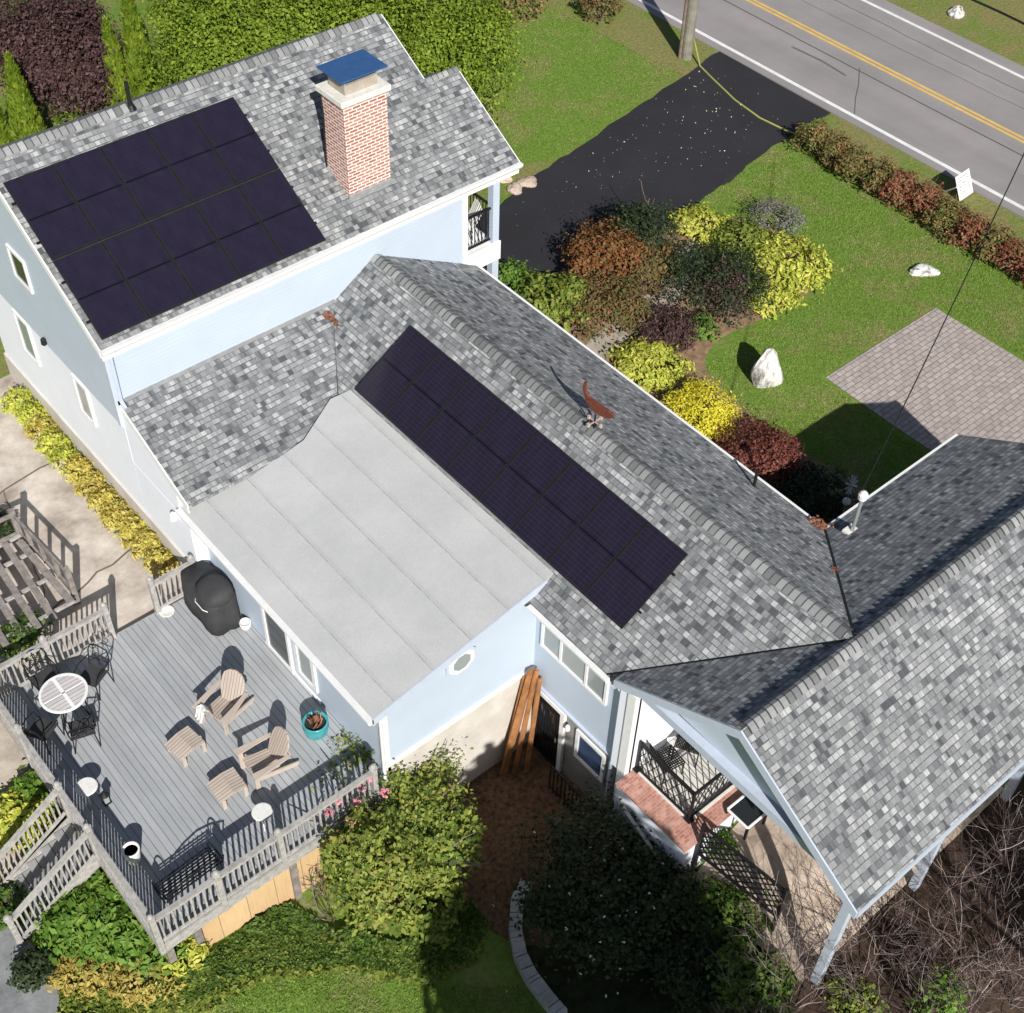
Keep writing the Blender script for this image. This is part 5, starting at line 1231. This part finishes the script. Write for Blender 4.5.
# the large rear shrubs
sh(385, 795, 1.65, 2.5, L_ROSE, 'large green and yellow rose of sharon bush beside the deck', 17000, .055, lumps=12, clumps=60, cs=.2)
shrub('shrub', 'green rose bush with pink blossoms leaning on the outside of the deck railing', 'shrub', 6.55, 10.95, .95, 3.0, L_ROSE, 7500, .06, lumps=6, clumps=44, cs=.22)
sh(432, 845, 1.0, 1.9, L_ROSE, 'yellowing bush on the mulch side of the large bush', 6500, .075, lumps=5)
sh(425, 905, .7, 1.0, L_MIX, 'yellow green low bush in front of the large bush', 2600, .07, lumps=3)
fl = thing('pink_blossoms', 'scattered pink blossoms on the bush beside the deck', 'flowers', on(330, 790, 1.0))
Q = []
for px, py in ((330, 812), (338, 800), (350, 822), (372, 778), (385, 792), (356, 802), (362, 788)):
    c = np.array(at(px, py, .75)); Q.append(leafcloud([(c[0], c[1], c[2], .09, .09, .07)], 30, .035, .5, 1.2, 6))
quads_obj('blossom', np.concatenate(Q), M_PINK, fl, on(330, 790, 1.0))
def bare(px, py, r, h, label, n=9, th=.016, depth=3, name='bare_shrub', z=None):
    zz = 0.0
    for _ in range(4): p = at(px, py, zz+h*.45); zz = tz(p[0], p[1])
    t = thing(name, label, 'shrub', (p[0], p[1], zz))
    branches((p[0], p[1], zz-.05), h, r*2, n, M_TWIG, 'branches', t, (p[0], p[1], zz), th=th, depth=depth, seg=5, spread=r/h*1.6)
    return t
bare(330, 893, 1.1, 1.3, 'bare grey twiggy shrub in front of the large green bush', 12, .016, 2)
bare(375, 875, .8, 1.2, 'brown leafless shrub under the large green bush', 12, .012, 3)
# bare lit shrubs at the lower right
bs = [(800, 955, 1.2, 1.5, 'sprawling bare shrub in front of the porch post'), (870, 985, 1.2, 1.6, 'bare reddish shrub right of the porch post'), (880, 920, 1.0, 1.5, 'bare shrub under the lower roof corner'), (930, 960, 1.2, 1.7, 'tangled bare shrub between two larger ones'),
      (990, 920, 1.3, 2.0, 'tall pale branched bare shrub near the right edge'), (1010, 985, 1.1, 1.6, 'bare shrub in the lower right corner'), (950, 1005, 1.1, 1.5, 'bare shrub at the bottom edge right of centre'), (1005, 845, 1.0, 1.4, 'bare shrub in the shade under the eave at right'), (785, 1005, 1.1, 1.2, 'low bare shrub at the bottom edge below the fence')]
for a in bs: bare(a[0], a[1], a[2], a[3]*1.25, a[4], n=12, th=.013, depth=3)
sh(938, 1000, .45, 1.3, L_LIME, 'small bright green leafy shrub among the bare shrubs', 900, .06)
sh(855, 1003, .5, .6, L_MIX, 'green low shrub at the bottom edge among bare twigs', 900, .05)
# dark shaded shrub with white flowers, centre bottom
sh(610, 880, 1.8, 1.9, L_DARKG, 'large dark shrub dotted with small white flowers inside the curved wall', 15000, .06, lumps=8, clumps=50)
wf = [at(random.gauss(605, 42), random.gauss(900, 48), -.7) for _ in range(45)]
p0 = on(610, 900, 1.0)
wfo = quads_obj('white_flowers', np.concatenate([leafcloud([(w[0], w[1], w[2]+random.uniform(-.2, .3), .024, .024, .02)], 7, .018, .8, 1.1, 3) for w in wf]), M_WPL, None, p0); wfo.location = p0; tag(wfo, 'tiny white flowers scattered over the large dark shrub', 'flowers', kind='stuff')
sh(720, 920, .8, .9, L_GREEN, 'green shrub beside the lattice fence in half shade', 3200, .06, lumps=3)
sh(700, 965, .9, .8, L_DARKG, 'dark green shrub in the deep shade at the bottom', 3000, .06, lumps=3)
sh(752, 975, .7, .7, L_GREEN, 'green shrub right of the deep shade at the bottom edge', 2000, .06)
sh(722, 850, .3, .6, L_LIME, 'little white green plant at the lattice fence post', 300, .06)
# trees and tall hedge behind the upper left wing
def bigtree(px, py, z, r, rz_, mat, n, size, name, label, cat, group=None, ry=None, lumps=8, clumps=60, upb=.4):
    p = at(px, py, z); t = thing(name, label, cat, (p[0], p[1], 0), 0, group)
    bl = [(p[0], p[1], z-rz_*.3, r, ry or r, rz_)]
    for _ in range(lumps):
        a = random.random()*6.283; k = random.uniform(.4, .8); bl.append((p[0]+math.cos(a)*r*k, p[1]+math.sin(a)*(ry or r)*k, z-rz_*.3+rz_*random.uniform(-.1, .5), r*.4, (ry or r)*.4, rz_*.4))
    quads_obj('crown', leafcloud(bl, n, size, upb, 1.6, clumps), mat, t, (p[0], p[1], 0))
    branches((p[0], p[1], -.1), z, r, 4, M_BARK, 'trunk', t, (p[0], p[1], 0), th=.07, depth=1)
    return t
hl = ['tall bright green hedge tree at the right end of the row behind the house', 'bright green hedge tree second from the right end behind the house', 'bright green hedge tree behind the middle of the solar roof ridge', 'bright green hedge tree next to the tall cedars', 'bright green hedge tree at the top edge behind the chimney']
for i, (px, py) in enumerate(((458, 42), (385, 30), (300, 35), (215, 45), (420, -15))): bigtree(px, py, 3.0, 1.9, 2.6, L_CEDAR, 24000, .062, 'hedge_tree', hl[i], 'hedge', 'bright green hedge trees behind the house')
for i, (px, py) in enumerate(((340, -20), (250, -10))): bigtree(px, py, 3.0, 2.0, 2.4, L_CEDAR, 16000, .065, 'hedge_tree', ('bright green hedge tree at the top edge above the ridge middle', 'bright green hedge tree at the top edge near the cedars')[i], 'hedge', 'bright green hedge trees behind the house')
bigtree(62, 48, 2.4, 1.8, 2.0, L_PURP, 26000, .065, 'purple_tree', 'dark purple leaved tree in the upper left corner', 'tree')
bigtree(20, 20, 2.4, 1.7, 1.8, L_PURP, 10000, .065, 'purple_tree', 'smaller purple leaved tree at the very corner of the picture, top left', 'tree')
def cedar(px, py, h, r, label):
    p = at(px, py, h*.55); t = thing('cedar', label, 'tree', (p[0], p[1], 0), 0, 'narrow pointed cedars')
    n = 4200; z = RNG.random(n)**1.3*h; a = RNG.random(n)*6.283; rr = r*(1-z/h)**.75*np.sqrt(RNG.uniform(.55, 1.1, n)); c = np.stack([p[0]+rr*np.cos(a), p[1]+rr*np.sin(a), z+.15], 1)
    o = np.stack([np.cos(a), np.sin(a), np.zeros(n)], 1)*.35+np.array([0, 0, 1.0])+RNG.normal(0, .25, (n, 3)); o /= np.linalg.norm(o, axis=1)[:, None]
    s = np.stack([-np.sin(a), np.cos(a), np.zeros(n)], 1)+RNG.normal(0, .5, (n, 3)); s /= np.linalg.norm(s, axis=1)[:, None]
    L_ = RNG.uniform(.09, .18, n)[:, None]
    quads_obj('crown', np.stack([c-o*L_, c-s*L_*.4, c+o*L_, c+s*L_*.4], 1), L_CEDAR, t, (p[0], p[1], 0))
    MB().tube([(p[0], p[1], -.1), (p[0], p[1], h*.8)], [.07, .02], 7).build('trunk', M_BARK, t)
cedar(137, 48, 4.6, .6, 'tallest narrow cedar beside the bright hedge'); cedar(116, 72, 3.4, .55, 'shorter narrow cedar next to the vent pipe'); cedar(22, 108, 3.4, .6, 'narrow cedar in front of the purple tree'); cedar(-2, 128, 2.4, .5, 'small narrow cedar at the left edge')
sh(75, 128, .6, .9, L_MIX, 'yellow green shrub between purple tree and roof ridge', 1500, .07)
sh(600, 5, .8, 1.0, L_RUST, 'brown shrub at the top edge behind the lawn', 1500, .07)
sh(520, 0, .9, 1.2, L_HEDGE, 'brown green shrub at the top edge right of the hedge trees', 1800, .07)
# ivy ground cover and low perennials in the lower garden
def cover(name, poly, n, size, mat, hmax=.16):
    P = np.array([p[:2] for p in poly]); lo = P.min(0); hi = P.max(0); pts = []
    while len(pts) < n:
        q = RNG.uniform(lo, hi, (n*2, 2)); x, y = q[:, 0], q[:, 1]; ins = np.zeros(len(q), bool); j = len(P)-1
        for i in range(len(P)):
            c = ((P[i, 1] > y) != (P[j, 1] > y)) & (x < (P[j, 0]-P[i, 0])*(y-P[i, 1])/(P[j, 1]-P[i, 1]+1e-9)+P[i, 0]); ins ^= c; j = i
        pts += q[ins].tolist()
    q = np.array(pts[:n]); z = terr(q[:, 0], q[:, 1])+RNG.random(n)*hmax*(.5+.5*np.sin(q[:, 0]*3)*np.cos(q[:, 1]*2.6))+.03
    p = np.stack([q[:, 0], q[:, 1], z], 1); nn = RNG.normal(0, .5, (n, 3))+np.array([0, 0, .9]); nn /= np.linalg.norm(nn, axis=1)[:, None]
    t = np.cross(nn, RNG.normal(size=(n, 3))); t /= np.linalg.norm(t, axis=1)[:, None]; b = np.cross(nn, t); s = size*RNG.uniform(.6, 1.3, n)[:, None]
    o = quads_obj(name, np.stack([p-t*s, p-b*s*.6, p+t*s, p+b*s*.6], 1), mat); tag(o, kind='stuff'); return o
ivy = cover('ivy', [on(*p) for p in ((180, 985), (215, 950), (290, 905), (330, 930), (400, 945), (470, 900), (488, 925), (470, 960), (420, 975), (330, 965), (260, 975), (190, 1005))], 12000, .07, L_GREEN); tag(ivy, 'dark green ivy ground cover in front of the deck', 'ground cover')
ivy2 = cover('ivy', [on(*p) for p in ((60, 990), (180, 960), (290, 935), (420, 950), (490, 920), (478, 960), (430, 985), (340, 972), (260, 985), (210, 1013), (60, 1030))], 8000, .06, L_MIX); tag(ivy2, 'yellow green ground cover along the bottom edge', 'ground cover')
def blades(name, poly, n, mat, h=.07, w=.012):
    P = np.array([p[:2] for p in poly]); lo = P.min(0); hi = P.max(0); pts = []
    while len(pts) < n:
        q = RNG.uniform(lo, hi, (n, 2)); x, y = q[:, 0], q[:, 1]; ins = np.zeros(len(q), bool); j = len(P)-1
        for i in range(len(P)):
            c = ((P[i, 1] > y) != (P[j, 1] > y)) & (x < (P[j, 0]-P[i, 0])*(y-P[i, 1])/(P[j, 1]-P[i, 1]+1e-9)+P[i, 0]); ins ^= c; j = i
        pts += q[ins].tolist()
    q = np.array(pts[:n]); z = terr(q[:, 0], q[:, 1]); a = RNG.random(n)*6.283; d = np.stack([np.cos(a), np.sin(a), np.zeros(n)], 1)*w
    p = np.stack([q[:, 0], q[:, 1], z], 1); tip = p+np.stack([RNG.normal(0, .03, n), RNG.normal(0, .03, n), h*RNG.uniform(.4, 1.2, n)], 1)
    o = quads_obj(name, np.stack([p-d, p+d, tip+d*.2, tip-d*.2], 1), mat); tag(o, kind='stuff'); return o
LAWN1 = [(31.2, 23.0), (32.4, 22.8), (33.2, 8), (28.6, 6), (28.6, 14.7), (23.75, 14.7), (23.75, 9), (21, 9.7), (21.0, 14.5), (21.2, 16.9), (24.4, 17.2), (26.5, 17.0), (28.1, 18.8), (27.6, 21.3), (26.0, 22.3), (30, 22.9)]
g1 = blades('grass', LAWN1, 110000, L_GRASS, .032); tag(g1, 'short lawn grass of the front yard below the hedge', 'grass')
LAWN2 = [(22.5, 26.3), (26.5, 27.0), (29.5, 27.7), (32.3, 28.3), (32.5, 40), (24, 40), (21, 30)]
g2 = blades('grass', LAWN2, 80000, L_GRASS, .032); tag(g2, 'short lawn grass above the driveway', 'grass')
g3 = blades('grass', [on(*p) for p in ((215, 1013), (260, 985), (340, 972), (440, 985), (520, 985), (560, 1040), (200, 1040))], 14000, L_GRASS, .035); tag(g3, 'lawn grass at the bottom edge below the ivy', 'grass')
# trees beyond the lower edge of the picture, towards the sun: they throw the shade over the lower garden
def shade_tree(x, y, z0, zc, r, rz_, n, label):
    t = thing('shade_tree', label, 'tree', (x, y, z0), 0, 'tall trees below the garden')
    bl = [(x, y, zc, r, r, rz_)]
    for _ in range(7):
        a = random.random()*6.283; bl.append((x+math.cos(a)*r*.7, y+math.sin(a)*r*.7, zc+random.uniform(-.5, .5)*rz_, r*.5, r*.5, rz_*.5))
    quads_obj('crown', leafcloud(bl, int(n*1.3), .2, .3, 1.6, 40), L_GREEN, t, (x, y, z0))
    branches((x, y, z0-.1), zc-z0, r*.5, 2, M_BARK, 'trunk', t, (x, y, z0), th=.14, depth=1, spread=.12)
shade_tree(4.6, -1.2, -1.8, 6.0, 1.8, 2.0, 9000, 'tall green tree below the garden, left one of the pair'); shade_tree(3.6, -4.9, -1.8, 6.6, 1.9, 2.2, 8000, 'tall green tree below the garden, right one of the pair')
shade_tree(1.9, -3.2, -1.8, 6.6, 1.3, 1.6, 6000, 'tall green tree below the garden, standing left of the pair')
shade_tree(13.0, -5.6, -1.2, 6.0, 1.4, 1.4, 3800, 'smaller tall green tree below the garden at the right')

M_FALL = island('fallen_leaves', [(0, (0.30, 0.22, 0.12)), (1, (0.62, 0.55, 0.42))])
lv = cover('fallen_leaves', [at(*p) for p in ((700, 62), (790, 110), (740, 160), (620, 190), (540, 200), (600, 145))], 150, .03, M_FALL, .0); tag(lv, 'small pale fallen leaves scattered over the black driveway', 'leaves')
lv.location.z = .03
